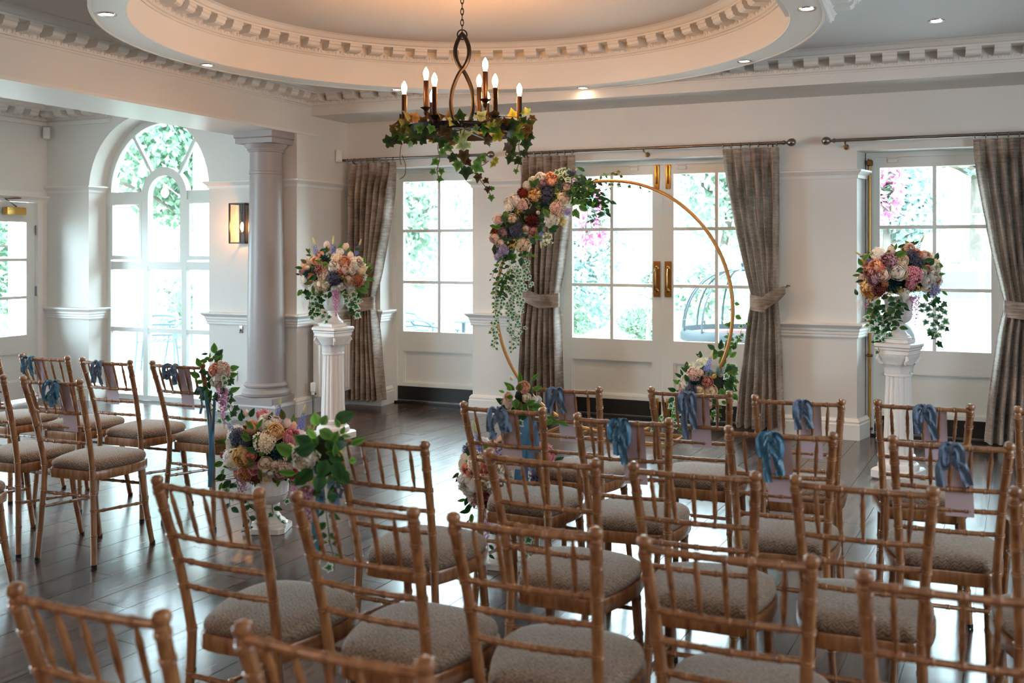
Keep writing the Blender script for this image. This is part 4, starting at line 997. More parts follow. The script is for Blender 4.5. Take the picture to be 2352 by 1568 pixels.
class Arr:
    """a flower arrangement laid out on photo coordinates of its own crop; every bloom gets a true place on a rounded body"""
    def __init__(s, name, label, cat, org, sc, ctr, rx, rz_, ry, d, group=None, core=True, ck=1.):
        s.org, s.sc, s.d = org, sc, d; s.rx, s.rz, s.ry = rx, rz_, ry
        s.c = ray_d(*s.px(*ctr), d); s.v = VIEW(s.c); s.r = Vector((-s.v.y, s.v.x, 0)); s.mpp = d / F_ / sc
        s.t = thing(name, label, cat, s.c, 0, group); s.inv = T(*s.c).inverted(); s.R = random.Random(hash(label) % 1000 if 0 else len(label)); s.ctr = ctr
        if core: MB().lathe([(.001, -1), (.6, -.8), (1, 0), (.85, .5), (.001, 1)], 14).build('moss_core', M['core'], s.t, M=Matrix.Diagonal((rx * .78 * ck, ry * .78 * ck, rz_ * .74 * ck, 1)))
    def px(s, zx, zy): return s.org[0] + zx / s.sc, s.org[1] + zy / s.sc
    def at(s, zx, zy, out=0, bury=0.):
        q = ray_d(*s.px(zx, zy), s.d) - s.c; a = q.dot(s.r) / s.rx; b = q.z / s.rz; k = max(0., 1 - a * a - b * b)
        p = s.c + q + s.v * (s.ry * sqrt(k) + out); n = (s.r * a * 1.0 + Vector((0, 0, b * .9)) + s.v * (sqrt(k) + .35)).normalized()
        return p, n
    def add(s, kind, colr, zx, zy, zd, out=0, n=None, roll=None):
        p, n0 = s.at(zx, zy, out); n = n or (n0 + Vector([s.R.uniform(-.15, .15) for _ in 'xyz']))
        o = put(*FM(kind, colr), s.t); sz = zd * s.mpp * (1.08 if kind not in ('leaf', 'broad', 'ivy', 'round') else 1)
        o.matrix_local = s.inv @ facing(p - n.normalized() * sz * .12, n, s.R.uniform(0, 6) if roll is None else roll, sz); return o
    def leafy(s, kind, colr, zx, zy, zd, ang, out=.005):
        """leaf with its base at the point, pointing along screen angle (degrees, 90 up)"""
        p, n0 = s.at(zx, zy, out); a = radians(ang); d = (s.r * cos(a) + Vector((0, 0, sin(a))) + s.v * s.R.uniform(-.1, .35)).normalized()
        n = (s.v + n0 * .6 + Vector([s.R.uniform(-.35, .35) for _ in 'xyz'])); n = (n - d * n.dot(d)).normalized(); x = d.cross(n)
        sz = zd * s.mpp * .82; o = put(*FM(kind, colr), s.t); o.matrix_local = s.inv @ Matrix.Translation(p) @ Matrix((x, d, n)).transposed().to_4x4() @ Sc(sz); return o
    def spike(s, colr, x0, y0, x1, y1, out=0):
        """base -> tip"""
        a, _ = s.at(x0, y0, out - s.ry * .3); b = ray_d(*s.px(x1, y1), dep(a)); L = (b - a).length; M_ = facing((a + b) / 2, b - a, 0, L)
        o = put(*FM('spike', colr), s.t); o.matrix_local = s.inv @ M_; put('larkspur_tip', TIPM, o)
    def hang(s, colr, x0, y0, x1, y1, wide=1., out=.03):
        a, _ = s.at(x0, y0, out); L = (ray_d(*s.px(x1, y1), dep(a)) - a).length
        o = put(*FM('raceme', colr), s.t); o.matrix_local = s.inv @ Matrix.Translation(a) @ Matrix((s.r, Vector((0, 0, 1)), s.v)).transposed().to_4x4() @ Matrix.Diagonal((L * wide, L, L * wide, 1)); return o
    def vine(s, pts, leaf_sz, kinds=(('ivy', 'ivy'),), step=60, out=.03, jit=.35, d=None, stem='stem'):
        """trailing stem through crop points with leaves all along"""
        P = [s.at(x, y, out)[0] for x, y in pts]
        for i in range(1, len(P)): P[i] = ray_d(*s.px(*pts[i]), min(dep(P[i]), dep(P[0]) + .03) + s.R.uniform(-.02, .02))
        cv = cat(P, 4); MB().tube([s.inv @ p for p in cv], .0018, 4).build('vine_stem', M[stem], s.t)
        L = 0; nxt = 0; side = 1
        for a, b in zip(cv, cv[1:]):
            L += (b - a).length
            while L > nxt:
                nxt += step * s.mpp * s.R.uniform(.7, 1.3); side = -side
                k, c_ = s.R.choice(kinds); dirn = (s.r * side * s.R.uniform(.5, 1) + Vector((0, 0, s.R.uniform(-1, .15))) + s.v * s.R.uniform(-.2, .5)).normalized()
                n = s.v + Vector([s.R.uniform(-jit, jit) for _ in 'xyz']) * 1.5 + Vector((0, 0, .4)); n = (n - dirn * n.dot(dirn)).normalized(); x = dirn.cross(n)
                o = put(*FM(k, c_), s.t); o.matrix_local = s.inv @ Matrix.Translation(b + dirn * .006) @ Matrix((x, dirn, n)).transposed().to_4x4() @ Sc(leaf_sz * s.mpp * s.R.uniform(.75, 1.25))
    def back(s, n, kinds, zd):
        """blooms round the far side, never seen square on from the photograph's place"""
        for i in range(n):
            a = pi * (i + .5) / n; zz = s.R.uniform(-.35, .6); q = sqrt(1 - zz * zz); d = s.r * cos(a) * q - s.v * sin(a) * q + Vector((0, 0, zz))
            p = s.c + s.r * d.dot(s.r) * s.rx * .9 + s.v * d.dot(s.v) * s.ry * .9 + Vector((0, 0, zz * s.rz * .9)); k, c_ = kinds[i % len(kinds)]
            o = put(*FM(k, c_), s.t); o.matrix_local = s.inv @ facing(p, d, s.R.uniform(0, 6), zd * s.mpp)
    def fill(s, n, kinds, zd, lo=-.75):
        """leaves filling the gaps between the blooms"""
        for i in range(n):
            a = s.R.uniform(0, 2 * pi); rr = sqrt(s.R.random()) * 1.02; zx = s.ctr[0] + rr * cos(a) * s.rx / s.mpp; zy = s.ctr[1] - max(lo, rr * sin(a)) * s.rz / s.mpp
            k, c_ = s.R.choice(kinds); s.leafy(k, c_, zx, zy, zd * s.R.uniform(.6, 1.), math.degrees(a) + s.R.uniform(-50, 50), -.035)
G1 = (('leaf', 'dark'), ('leaf', 'mid'), ('broad', 'dark'), ('leaf', 'olive'))
BK = (('rose', 'cream'), ('hydrangea', 'white'), ('peony', 'white'), ('hydrangea', 'beige'), ('rose', 'peach'), ('hydrangea', 'slate'), ('leaf', 'dark'))
FLG = 'artificial flower arrangements in the urns'

# urn on the left pedestal
A = Arr('flower_arrangement', 'round mixed flower arrangement in the pedestal urn beside the column', 'flowers', (670, 530), 6.533, (640, 630), .275, .19, .24, dep((PL[0], PL[1])), FLG)
for q in '''rose cream 445 830 200;rose2 cream 455 680 140;rose cream 512 622 120;peony white 650 525 200;rose peach 800 452 160;peony white 985 500 230;rose blush 870 735 160;rose blush 810 575 130;rose2 white 895 585 115;rose coral 725 600 85;hydrangea slate 640 700 215;ruffle dusty 450 560 190;hydrangea rust 1005 740 200;hydrangea white 190 760 200;rose white 880 868 125;rose white 640 878 120;rose2 white 745 822 120;hydrangea cream 665 405 160;rosette teal 490 400 150;rosette teal 220 640 140;hydrangea rust 535 275 80;rose peach 350 440 110;rose cream 310 400 110;ruffle blush 1040 445 110;rose mauve 140 610 120;bud cream 230 545 90;rose peach 420 340 110;hydrangea rust 300 690 120;peony white 720 290 120;rosette sage 470 300 90;sprig olive2 760 660 110;hydrangea cream 1050 600 120;bud white 940 800 70;sprig ivory 560 780 90;rose cream 540 780 80'''.split(';'):
    k, c_, x, y, z = q.split(); A.add(k, {'olive2': 'yellow'}.get(c_, c_), float(x), float(y), float(z))
for x, y in ((525, 185), (815, 215), (880, 345)): A.add('bud', 'blush', x, y, 125, .0, Vector((0, 0, 1)) + A.v * .3)
A.spike('blue', 390, 400, 315, 90); A.spike('blue', 620, 420, 628, 65); A.spike('blue', 960, 360, 1050, 115)
for x, y, z, a in ((520, 250, 130, 250), (500, 240, 110, 300), (800, 290, 150, 200), (830, 300, 150, 330), (940, 290, 160, 20), (560, 480, 190, 200), (460, 470, 150, 160), (330, 760, 180, 190), (330, 800, 170, 270), (1100, 640, 170, 30), (1110, 700, 160, 340), (1100, 740, 160, 290), (1010, 850, 190, 330), (960, 850, 170, 300), (1080, 500, 150, 80), (170, 560, 150, 170), (230, 480, 130, 150), (280, 330, 120, 140), (270, 350, 110, 100), (300, 370, 110, 170), (700, 280, 150, 60), (780, 900, 140, 280), (590, 900, 130, 250), (380, 660, 150, 210), (160, 880, 150, 230), (420, 300, 120, 20), (780, 690, 120, 300)):
    A.leafy(R.choice(('leaf', 'broad')), R.choice(('dark', 'mid', 'mid', 'olive')), x, y, z, a)
A.fill(40, G1, 140); A.back(26, BK, 190)
A.hang('magenta', 665, 880, 680, 1290, .85, .05)
A.hang('palewist', 180, 900, 150, 1180, 1.1, -.02); A.hang('palewist', 340, 880, 330, 1080, 1.3, -.02); A.hang('magenta', 940, 890, 975, 1100, 1.3, -.02)
for pts in (((300, 880), (270, 1050), (310, 1200), (280, 1270)), ((360, 880), (400, 1050), (430, 1180), (500, 1250), (550, 1340)), ((240, 870), (330, 1080), (370, 1260)), ((940, 880), (980, 1000), (920, 1120), (960, 1280)), ((990, 880), (1020, 1010), (940, 1150), (1000, 1260)), ((480, 900), (470, 1000)), ((860, 900), (850, 1000), (830, 1090))):
    A.vine(pts, 95, (('ivy', 'ivy'), ('ivy', 'ivy'), ('ivy', 'dark')), 52)

# urn on the right pedestal
A = Arr('flower_arrangement', 'round mixed flower arrangement in the pedestal urn before the last glazed door', 'flowers', (1960, 540), 5.809, (610, 500), .275, .2, .24, dep((PR[0], PR[1])), FLG)
for q in '''rose white 600 465 225;peony mauve 465 330 190;rose cream 645 330 160;rose peach 285 400 170;rose coral 345 425 120;rose blush 400 510 175;rose dusty 200 480 140;rose mauve 250 580 160;peony apricot 215 740 260;hydrangea burgundy 355 715 200;rosette teal 525 640 210;hydrangea hotpink 790 520 240;hydrangea hotpink 770 640 140;hydrangea slate 775 265 200;hydrangea slate 850 370 150;sprig yellow 690 520 120;sprig yellow 630 730 140;sprig yellow 860 735 150;sprig yellow 475 780 120;hydrangea lilac 1075 740 230;peony white 1060 520 190;rose white 985 620 140;rose2 white 985 705 120;rose white 915 510 120;rose hotpink 985 440 95;rose blush 740 170 170;peony blush 975 275 160;rose2 peach 860 235 130;hydrangea white 330 225 180;hydrangea rust 1130 600 90;hydrangea white 680 790 170;hydrangea rust 420 640 100;rosette sage 470 470 90;peony white 1090 420 130'''.split(';'):
    k, c_, x, y, z = q.split(); A.add(k, c_, float(x), float(y), float(z))
A.add('bud', 'blush', 510, 175, 140, 0, Vector((0, 0, 1)) + A.v * .5)
A.spike('blue', 260, 350, 15, 215); A.spike('blue', 840, 220, 945, 0)
for x, y, z, a in ((130, 400, 130, 120), (150, 440, 130, 200), (140, 340, 150, 60), (590, 170, 130, 30), (570, 270, 170, 20), (560, 200, 120, 80), (760, 140, 130, 130), (800, 130, 110, 40), (940, 330, 150, 10), (900, 400, 140, 330), (1090, 330, 130, 70), (1090, 380, 130, 340), (1080, 400, 110, 280), (100, 520, 120, 190), (500, 200, 130, 220), (1010, 400, 130, 60), (60, 800, 110, 120), (1180, 740, 120, 320), (700, 270, 140, 160), (370, 860, 130, 220), (930, 770, 150, 300)):
    A.leafy(R.choice(('leaf', 'broad')), R.choice(('dark', 'mid', 'mid')), x, y, z, a)
A.fill(40, G1, 130); A.back(26, BK, 190)
A.hang('magenta', 825, 790, 820, 1220, .9, .04); A.hang('palewist', 1010, 860, 1010, 1100, 1.5, 0); A.hang('palewist', 80, 860, 60, 1050, 1.3, -.05); A.hang('magenta', 190, 900, 190, 1100, 1, -.03); A.hang('white', 680, 780, 690, 900, 1.6, .02)
for pts in (((560, 780), (590, 950), (560, 1050), (600, 1230)), ((640, 800), (660, 950), (640, 1040)), ((430, 860), (470, 1050), (520, 1160)), ((600, 840), (540, 1030), (500, 1150))): A.vine(pts, 105, (('broad', 'dark'), ('leaf', 'dark')), 50)
for pts in (((340, 880), (300, 1050), (400, 1150), (300, 1230)), ((360, 900), (380, 1100), (420, 1270), (500, 1340)), ((280, 880), (240, 1060), (230, 1190), (340, 1250)), ((330, 1230), (380, 1350), (330, 1460), (350, 1560)), ((1150, 830), (1200, 960), (1180, 1090), (1220, 1230)), ((1110, 880), (1090, 1040), (1150, 1180), (1100, 1340), (1110, 1450)), ((980, 900), (950, 1010), (1040, 1240), (1070, 1340)), ((320, 1330), (400, 1400), (310, 1440))):
    A.vine(pts, 92, (('ivy', 'ivy'), ('ivy', 'ivy'), ('ivy', 'dark')), 56)

# urn on the floor at the aisle
A = Arr('flower_arrangement', 'low mixed flower arrangement in the floor urn at the aisle, yellow peony in front', 'flowers', (485, 900), 4.354, (560, 560), .225, .185, .21, dep(UL), FLG)
AISLE = '''peony apricot 295 590 200;rose coral 400 572 100;hydrangea cream 540 430 210;rose apricot 640 340 150;peony hotpink 820 395 170;rosette teal 690 550 160;rosette sage 715 470 80;rose cream 545 640 125;bud white 595 750 75;hydrangea beige 725 690 190;hydrangea white 185 640 190;rose cream 635 665 100;hydrangea rust 350 775 190;rose red 830 810 120;sprig yellow 530 835 130;peony white 570 255 190;ruffle pink 530 210 130;rose peach 390 300 140;hydrangea slate 255 410 180;hydrangea slate 350 430 110;bud blush 340 200 80;rose pink 440 705 130;hydrangea red 110 640 70;hydrangea white 200 750 110;hydrangea cream 800 520 140;rose blush 650 250 100;peony white 900 470 150;hydrangea beige 830 640 120;hydrangea rust 270 830 120;rose mauve 700 800 110;hydrangea burgundy 430 820 130;bud white 530 720 60'''
for q in AISLE.split(';'):
    k, c_, x, y, z = q.split(); A.add(k, c_, float(x), float(y), float(z))
A.add('bud', 'blush', 760, 275, 100, 0, Vector((0, 0, 1)) + A.v * .5)
A.spike('blue', 670, 260, 695, 50); A.spike('blue', 240, 400, 110, 240); A.spike('blue', 890, 370, 950, 115)
for x, y, z, a in ((430, 330, 150, 130), (460, 320, 130, 60), (470, 480, 160, 100), (480, 560, 140, 45), (470, 520, 140, 160), (420, 650, 120, 120), (480, 690, 150, 280), (440, 640, 110, 200), (330, 270, 130, 110), (390, 250, 120, 70), (720, 260, 130, 100), (800, 290, 110, 70), (150, 500, 130, 170), (160, 460, 110, 200), (120, 700, 130, 200), (130, 760, 130, 250), (150, 830, 140, 200), (200, 880, 140, 220), (770, 880, 130, 330), (680, 900, 130, 300), (400, 420, 140, 150), (110, 900, 110, 250)):
    A.leafy(R.choice(('leaf', 'broad')), R.choice(('dark', 'mid', 'olive', 'mid')), x, y, z, a)
A.fill(36, G1, 120); A.back(24, BK, 170)
A.hang('plum', 310, 850, 320, 1160, 1.0, .02); A.hang('magenta', 830, 860, 850, 1060, 1.2, .0)
for pts in (((640, 880), (660, 1000), (610, 1120), (640, 1280), (690, 1340)), ((650, 940), (700, 1060), (740, 1090)), ((640, 1250), (600, 1330)), ((650, 1290), (740, 1290))): A.vine(pts, 78, (('ivy', 'ivy'), ('ivy', 'ivy'), ('broad', 'dark')), 60, .02)
for pts in (((390, 1040), (350, 1180), (400, 1290), (370, 1380)), ((260, 880), (180, 960), (190, 1150)), ((380, 1100), (430, 1180))): A.vine(pts, 85, (('ivy', 'ivy'), ('broad', 'dark')), 60, .02)

# urn on the floor behind the front chairs
A = Arr('flower_arrangement', 'mixed flower arrangement in the floor urn half hidden by the front chairs', 'flowers', (1040, 860), 3.335, (410, 720), .235, .2, .21, dep(UR), FLG)
for q in '''peony white 110 800 200;hydrangea burgundy 250 900 170;rose coral 110 690 110;rose peach 290 520 120;hydrangea cream 190 620 150;rose coral 225 660 110;peony white 370 770 200;rose cream 240 760 140;sprig yellow 70 890 130;rose2 cream 330 640 150;hydrangea beige 170 920 150;hydrangea slate 620 790 170;sprig yellow 750 740 120;peony hotpink 740 590 150;rose blush 430 620 150;hydrangea plum 330 900 130;hydrangea white 500 700 170;rose pink 610 640 130;rose cream 480 850 140;hydrangea rust 560 900 150;rose2 white 660 700 120;hydrangea lilac 400 560 140;rose cream 530 560 130;ruffle dusty 640 560 120;rosette teal 430 740 130'''.split(';'):
    k, c_, x, y, z = q.split(); A.add(k, c_, float(x), float(y), float(z))
A.spike('blue', 230, 560, 150, 350); A.spike('blue', 560, 520, 600, 330)
A.add('bud', 'fresh', 270, 510, 90, 0)
for x, y, z, a in ((120, 930, 110, 250), (150, 980, 120, 230), (140, 1030, 120, 200), (150, 1060, 110, 260), (230, 500, 90, 120), (760, 610, 70, 20), (100, 950, 90, 200), (300, 470, 90, 60), (690, 900, 110, 320)): A.leafy('leaf', R.choice(('dark', 'mid')), x, y, z, a)
A.fill(30, G1, 110); A.back(22, BK, 150)
A.hang('magenta', 265, 960, 265, 1330, .8, .03); A.hang('palewist', 360, 960, 360, 1180, .9, .03)
for pts in (((140, 1060), (100, 1200), (140, 1230)), ((600, 950), (600, 1300), (580, 1350)), ((560, 960), (560, 1200), (575, 1420)), ((260, 980), (270, 1250), (265, 1410))): A.vine(pts, 60, (('ivy', 'ivy'), ('leaf', 'dark')), 46, .02)

# ---------------------------------------------------------------- garlands on the hoop
hd = depth_at_y(1290, HO.y)
A = Arr('hoop_garland', 'large flower garland with trailing ivy on the upper side of the hoop', 'flower garland', (1115, 370), 6.271, (700, 640), .95, .95, .13, hd, 'flower garlands on the hoop', core=False)
for k, (x, y, r_) in enumerate(((1250, 330, .085), (1050, 400, .12), (850, 560, .14), (640, 720, .14), (430, 900, .14), (300, 1080, .13), (260, 1270, .1))):
    p, n = A.at(x, y, -.13); MB().lathe([(.001, -1), (.7, -.7), (1, 0), (.7, .7), (.001, 1)], 12).build('moss_core', M['core'], A.t, M=A.inv @ Matrix.Translation(p) @ Sc(r_))
for q in '''peony peach 960 260 200;rose white 790 245 140;rose mauve 830 305 145;rose2 white 680 295 120;rosette sage 1060 350 130;ruffle red 540 480 150;peony apricot 710 490 220;hydrangea slate 890 450 190;sprig yellow 1020 500 190;peony cream 1140 520 210;rose blush 1180 385 150;hydrangea lilac 1290 310 140;hydrangea lilac 1350 280 100;rosette teal 830 650 160;hydrangea beige 545 640 200;peony white 410 580 190;hydrangea beige 1020 690 210;peony white 940 870 200;rose cream 385 845 160;ruffle burgundy 670 860 200;hydrangea beige 185 850 160;hydrangea slate 420 1010 210;rose mauve 255 1035 140;rose blush 580 985 120;rose dusty 705 1020 160;sprig ivory 900 1130 200;sprig yellow 1120 860 180;hydrangea lilac 1180 740 110;rose red 130 1010 90;peony blush 120 1120 140;peony cream 540 1220 210;sprig yellow 400 1200 180;hydrangea lilac 250 1290 170;hydrangea lilac 190 1390 130;hydrangea slate 880 560 130;rose white 600 360 110;sprig yellow 480 730 120;hydrangea white 340 680 130;bud cream 1460 410 90;bud blush 760 750 80;rose2 blush 210 1190 130;hydrangea slate 1250 180 110;peony white 320 590 120;rosette teal 330 1000 110;hydrangea slate 470 940 130'''.split(';'):
    k, c_, x, y, z = q.split(); A.add(k, c_, float(x), float(y), float(z))
A.spike('blue', 790, 1000, 800, 1260, .03); A.spike('lilac', 1220, 210, 1330, 100)
for i in range(120):
    t = R.random(); x, y = lerp(1280, 230, t) + R.uniform(-190, 190), lerp(300, 1150, t) + R.uniform(-190, 190)
    A.leafy(R.choice(('leaf', 'broad')), R.choice(('dark', 'dark', 'mid')), x, y, R.uniform(110, 170), R.uniform(0, 360), -.015)
for x, y, z, a in ((720, 400, 160, 130), (690, 380, 170, 60), (1260, 700, 190, 300), (1330, 650, 190, 330), (1320, 620, 170, 20), (1300, 690, 160, 250), (1250, 600, 170, 0), (840, 700, 170, 300), (800, 930, 150, 250), (230, 960, 130, 180), (520, 1380, 160, 270), (440, 1330, 160, 240), (250, 780, 140, 290), (340, 1330, 150, 300), (900, 980, 160, 340), (940, 970, 150, 10), (640, 1120, 150, 320), (160, 950, 110, 170), (700, 1080, 150, 340)): A.leafy('broad', R.choice(('dark', 'dark', 'mid')), x, y, z, a, .03)
for i in range(46):
    t = R.random(); A.leafy('broad', R.choice(('dark', 'dark', 'dark', 'mid')), lerp(1230, 1560, t) + R.uniform(-60, 60), lerp(430, 420, t) + R.uniform(-1, 1) * lerp(190, 110, t), R.uniform(80, 130), R.uniform(-90, 90), R.uniform(-.03, .03))
for pts in (((1200, 330), (1400, 270), (1600, 300)), ((1200, 430), (1420, 420), (1640, 440)), ((1250, 480), (1480, 530), (1720, 540), (1800, 600)), ((1280, 380), (1450, 350), (1540, 380)), ((1300, 560), (1500, 560), (1660, 620)), ((1480, 300), (1640, 270)), ((1600, 560), (1720, 640), (1720, 760)), ((1250, 540), (1400, 600), (1600, 590)), ((1050, 240), (1250, 230), (1420, 210)), ((1290, 440), (1350, 520), (1420, 560)), ((1230, 470), (1330, 400), (1400, 330))): A.vine(pts, 92, (('broad', 'dark'), ('broad', 'dark'), ('leaf', 'dark'), ('broad', 'mid')), 34, 0)
A.vine(((1640, 230), (1780, 180), (1900, 150), (1920, 210)), 55, (('round', 'mid'), ('round', 'olive')), 60, 0); A.vine(((1050, 180), (1110, 120), (1190, 130)), 90, (('ivy', 'ivy'),), 50, 0); A.vine(((1100, 220), (1180, 250), (1290, 240)), 80, (('ivy', 'ivy'),), 50, 0)
A.vine(((1700, 330), (1900, 330), (2100, 350)), 60, (('ivy', 'ivy'), ('leaf', 'mid')), 60, .0); A.vine(((1960, 260), (2100, 300), (2330, 420)), 60, (('ivy', 'ivy'), ('leaf', 'mid')), 70, .0)
A.vine(((1740, 420), (1800, 330), (1850, 310)), 60, (('ivy', 'ivy'), ('leaf', 'mid')), 60, .0)
o4 = (1115, 560); k4 = 6.03
def c4(*p): return tuple(((o4[0] + x / k4 - 1115) * 6.271, (o4[1] + y / k4 - 370) * 6.271) for x, y in p)
IV = (('ivy', 'ivy'),)
for p in (((420, 260), (470, 450), (440, 600), (500, 760)), ((380, 300), (400, 480), (370, 680), (350, 860)), ((500, 200), (540, 300), (600, 430), (640, 560)), ((430, 350), (480, 560), (460, 740), (490, 930)), ((330, 380), (350, 650), (380, 830), (290, 980)), ((360, 700), (380, 950), (440, 1100), (520, 1160)), ((340, 800), (330, 1000), (340, 1200), (430, 1300), (500, 1350)), ((400, 900), (470, 1050), (400, 1180), (490, 1230)), ((380, 1180), (360, 1350), (370, 1480)), ((440, 1240), (430, 1420)), ((560, 180), (620, 280)), ((160, 560), (140, 740), (130, 900), (150, 1080)), ((190, 700), (180, 860), (210, 980)), ((150, 900), (140, 1000), (90, 1210)), ((150, 1080), (130, 1220), (150, 1340), (60, 1410)), ((160, 1250), (120, 1340), (145, 1470)), ((250, 720), (230, 850), (290, 840)), ((440, 300), (520, 480), (530, 640)), ((350, 560), (420, 700), (500, 820)), ((320, 760), (350, 900), (400, 1020))): A.vine(c4(*p), 60, IV, 40, .01)
for p in (((250, 130), (200, 260), (240, 420), (260, 600), (220, 720)), ((320, 120), (330, 300), (250, 480), (310, 600)), ((380, 130), (350, 300), (290, 560)), ((440, 100), (440, 220)), ((170, 280), (200, 440), (140, 600), (180, 720)), ((560, 60), (620, 160)), ((280, 560), (240, 680), (330, 640))): A.vine(c4(*p), 78, (('broad', 'dark'), ('leaf', 'dark'), ('broad', 'mid')), 40, .015)
A.vine(c4((140, 330), (110, 400), (90, 480)), 45, (('leaf', 'olive'),), 40, 0)

A = Arr('hoop_garland', 'small flower cluster with dark leaves at the low end of the hoop', 'flower garland', (1500, 740), 5.225, (620, 760), .21, .24, .15, depth_at_y(1620, HO.y - .05), 'flower garlands on the hoop', ck=.9)
for q in '''rose dusty 640 690 150;rose cream 685 800 160;rose cream 550 775 100;rosette teal 540 660 160;hydrangea beige 480 600 170;sprig ivory 560 450 190;sprig ivory 440 510 130;bud yellow 735 620 75;bud ivory 815 605 85;rosette sage 660 590 80;peony white 345 740 140;rose white 380 650 95;hydrangea slate 440 790 160;hydrangea beige 660 960 140;sprig yellow 660 1165 130;sprig yellow 580 830 130;hydrangea hotpink 330 840 110;hydrangea slate 500 900 150;hydrangea slate 380 900 130;rose blush 560 580 80;hydrangea sage 800 570 110;rosette teal 470 700 90'''.split(';'):
    k, c_, x, y, z = q.split(); A.add(k, c_, float(x), float(y), float(z))
A.spike('blue', 640, 560, 720, 330)
for x, y, z, a in ((740, 330, 130, 140), (800, 330, 150, 75), (880, 380, 180, 180), (870, 400, 160, 60), (760, 430, 160, 100), (830, 440, 160, 60), (820, 520, 180, 80), (920, 420, 130, 40), (960, 330, 120, 70), (900, 330, 120, 100), (960, 850, 130, 300), (850, 700, 170, 320), (800, 760, 170, 300), (900, 640, 160, 30), (900, 740, 160, 60), (880, 560, 160, 10), (280, 820, 130, 170), (320, 720, 110, 160), (430, 690, 120, 120), (250, 900, 130, 230), (270, 1000, 130, 200), (300, 1080, 140, 250), (340, 1180, 140, 250), (350, 1100, 150, 300), (380, 1000, 150, 270), (700, 1050, 120, 300), (780, 960, 120, 280), (270, 1150, 120, 240), (420, 1200, 120, 260), (100, 1140, 140, 180), (180, 1120, 120, 210), (700, 900, 140, 320), (860, 850, 160, 330)):
    A.leafy('broad', R.choice(('dark', 'dark', 'mid')), x, y, z, a, .0)
A.fill(34, (('broad', 'dark'), ('leaf', 'dark'), ('broad', 'mid')), 140, -1.1); A.back(16, (('broad', 'dark'), ('hydrangea', 'slate'), ('leaf', 'mid')), 150)
for pts in (((900, 500), (980, 520), (900, 620), (960, 700)), ((920, 560), (990, 640), (950, 760), (900, 820)), ((220, 950), (280, 1060), (230, 1140)), ((780, 930), (760, 1060), (790, 1140)), ((300, 1020), (250, 1180), (300, 1240)), ((140, 1100), (60, 1170), (-20, 1200), (-60, 1280)), ((90, 1160), (20, 1260)), ((350, 1200), (360, 1280))): A.vine(pts, 66, (('ivy', 'ivy'), ('ivy', 'mid')), 44, .01)
for pts in (((900, 320), (930, 200), (890, 120), (950, 10)), ((960, 290), (1010, 260), (1060, 90), (1100, 0)), ((950, 200), (1030, 150), (1050, 180)), ((960, 20), (980, -120), (960, -260)), ((900, 330), (900, 240), (960, 210))): A.vine(pts, 75, (('round', 'mid'), ('leaf', 'mid'), ('ivy', 'ivy')), 75, .0)

# ---------------------------------------------------------------- flower sprays tied to the aisle chair posts
def spray(label, org, sc, ctr, rx, rz_, ry, d, flowers, leaves, hangs, vines, tails, fills=10):
    A = Arr('aisle_spray', label, 'flower spray', org, sc, ctr, rx, rz_, ry, d, 'flower sprays tied to aisle chairs', ck=.7)
    for q in flowers.split(';'):
        k, c_, x, y, z = q.split(); A.add(k, c_, float(x), float(y), float(z))
    for k, c_, x, y, z, a in leaves: A.leafy(k, c_, x, y, z, a, .0)
    A.fill(fills, (('broad', 'dark'), ('leaf', 'mid'), ('broad', 'mid')), rx / A.mpp * .9)
    for h in hangs: A.hang(*h)
    for v in vines: A.vine(*v)
    for k, (x0, y0, x1, y1, x2, y2, w, mt) in enumerate(tails):
        P = [A.inv @ (A.at(x, y, .02)[0] if i == 0 else ray_d(*A.px(x, y), d - .03)) for i, (x, y) in enumerate(((x0, y0), (x1, y1), (x2, y2)))]
        strip(P, w * A.mpp, MB(), .004, k, 3).build('ribbon_tail', M[mt], A.t, ang=80)
    return A
dL3 = dep((-3.55, 4.19)) - .03
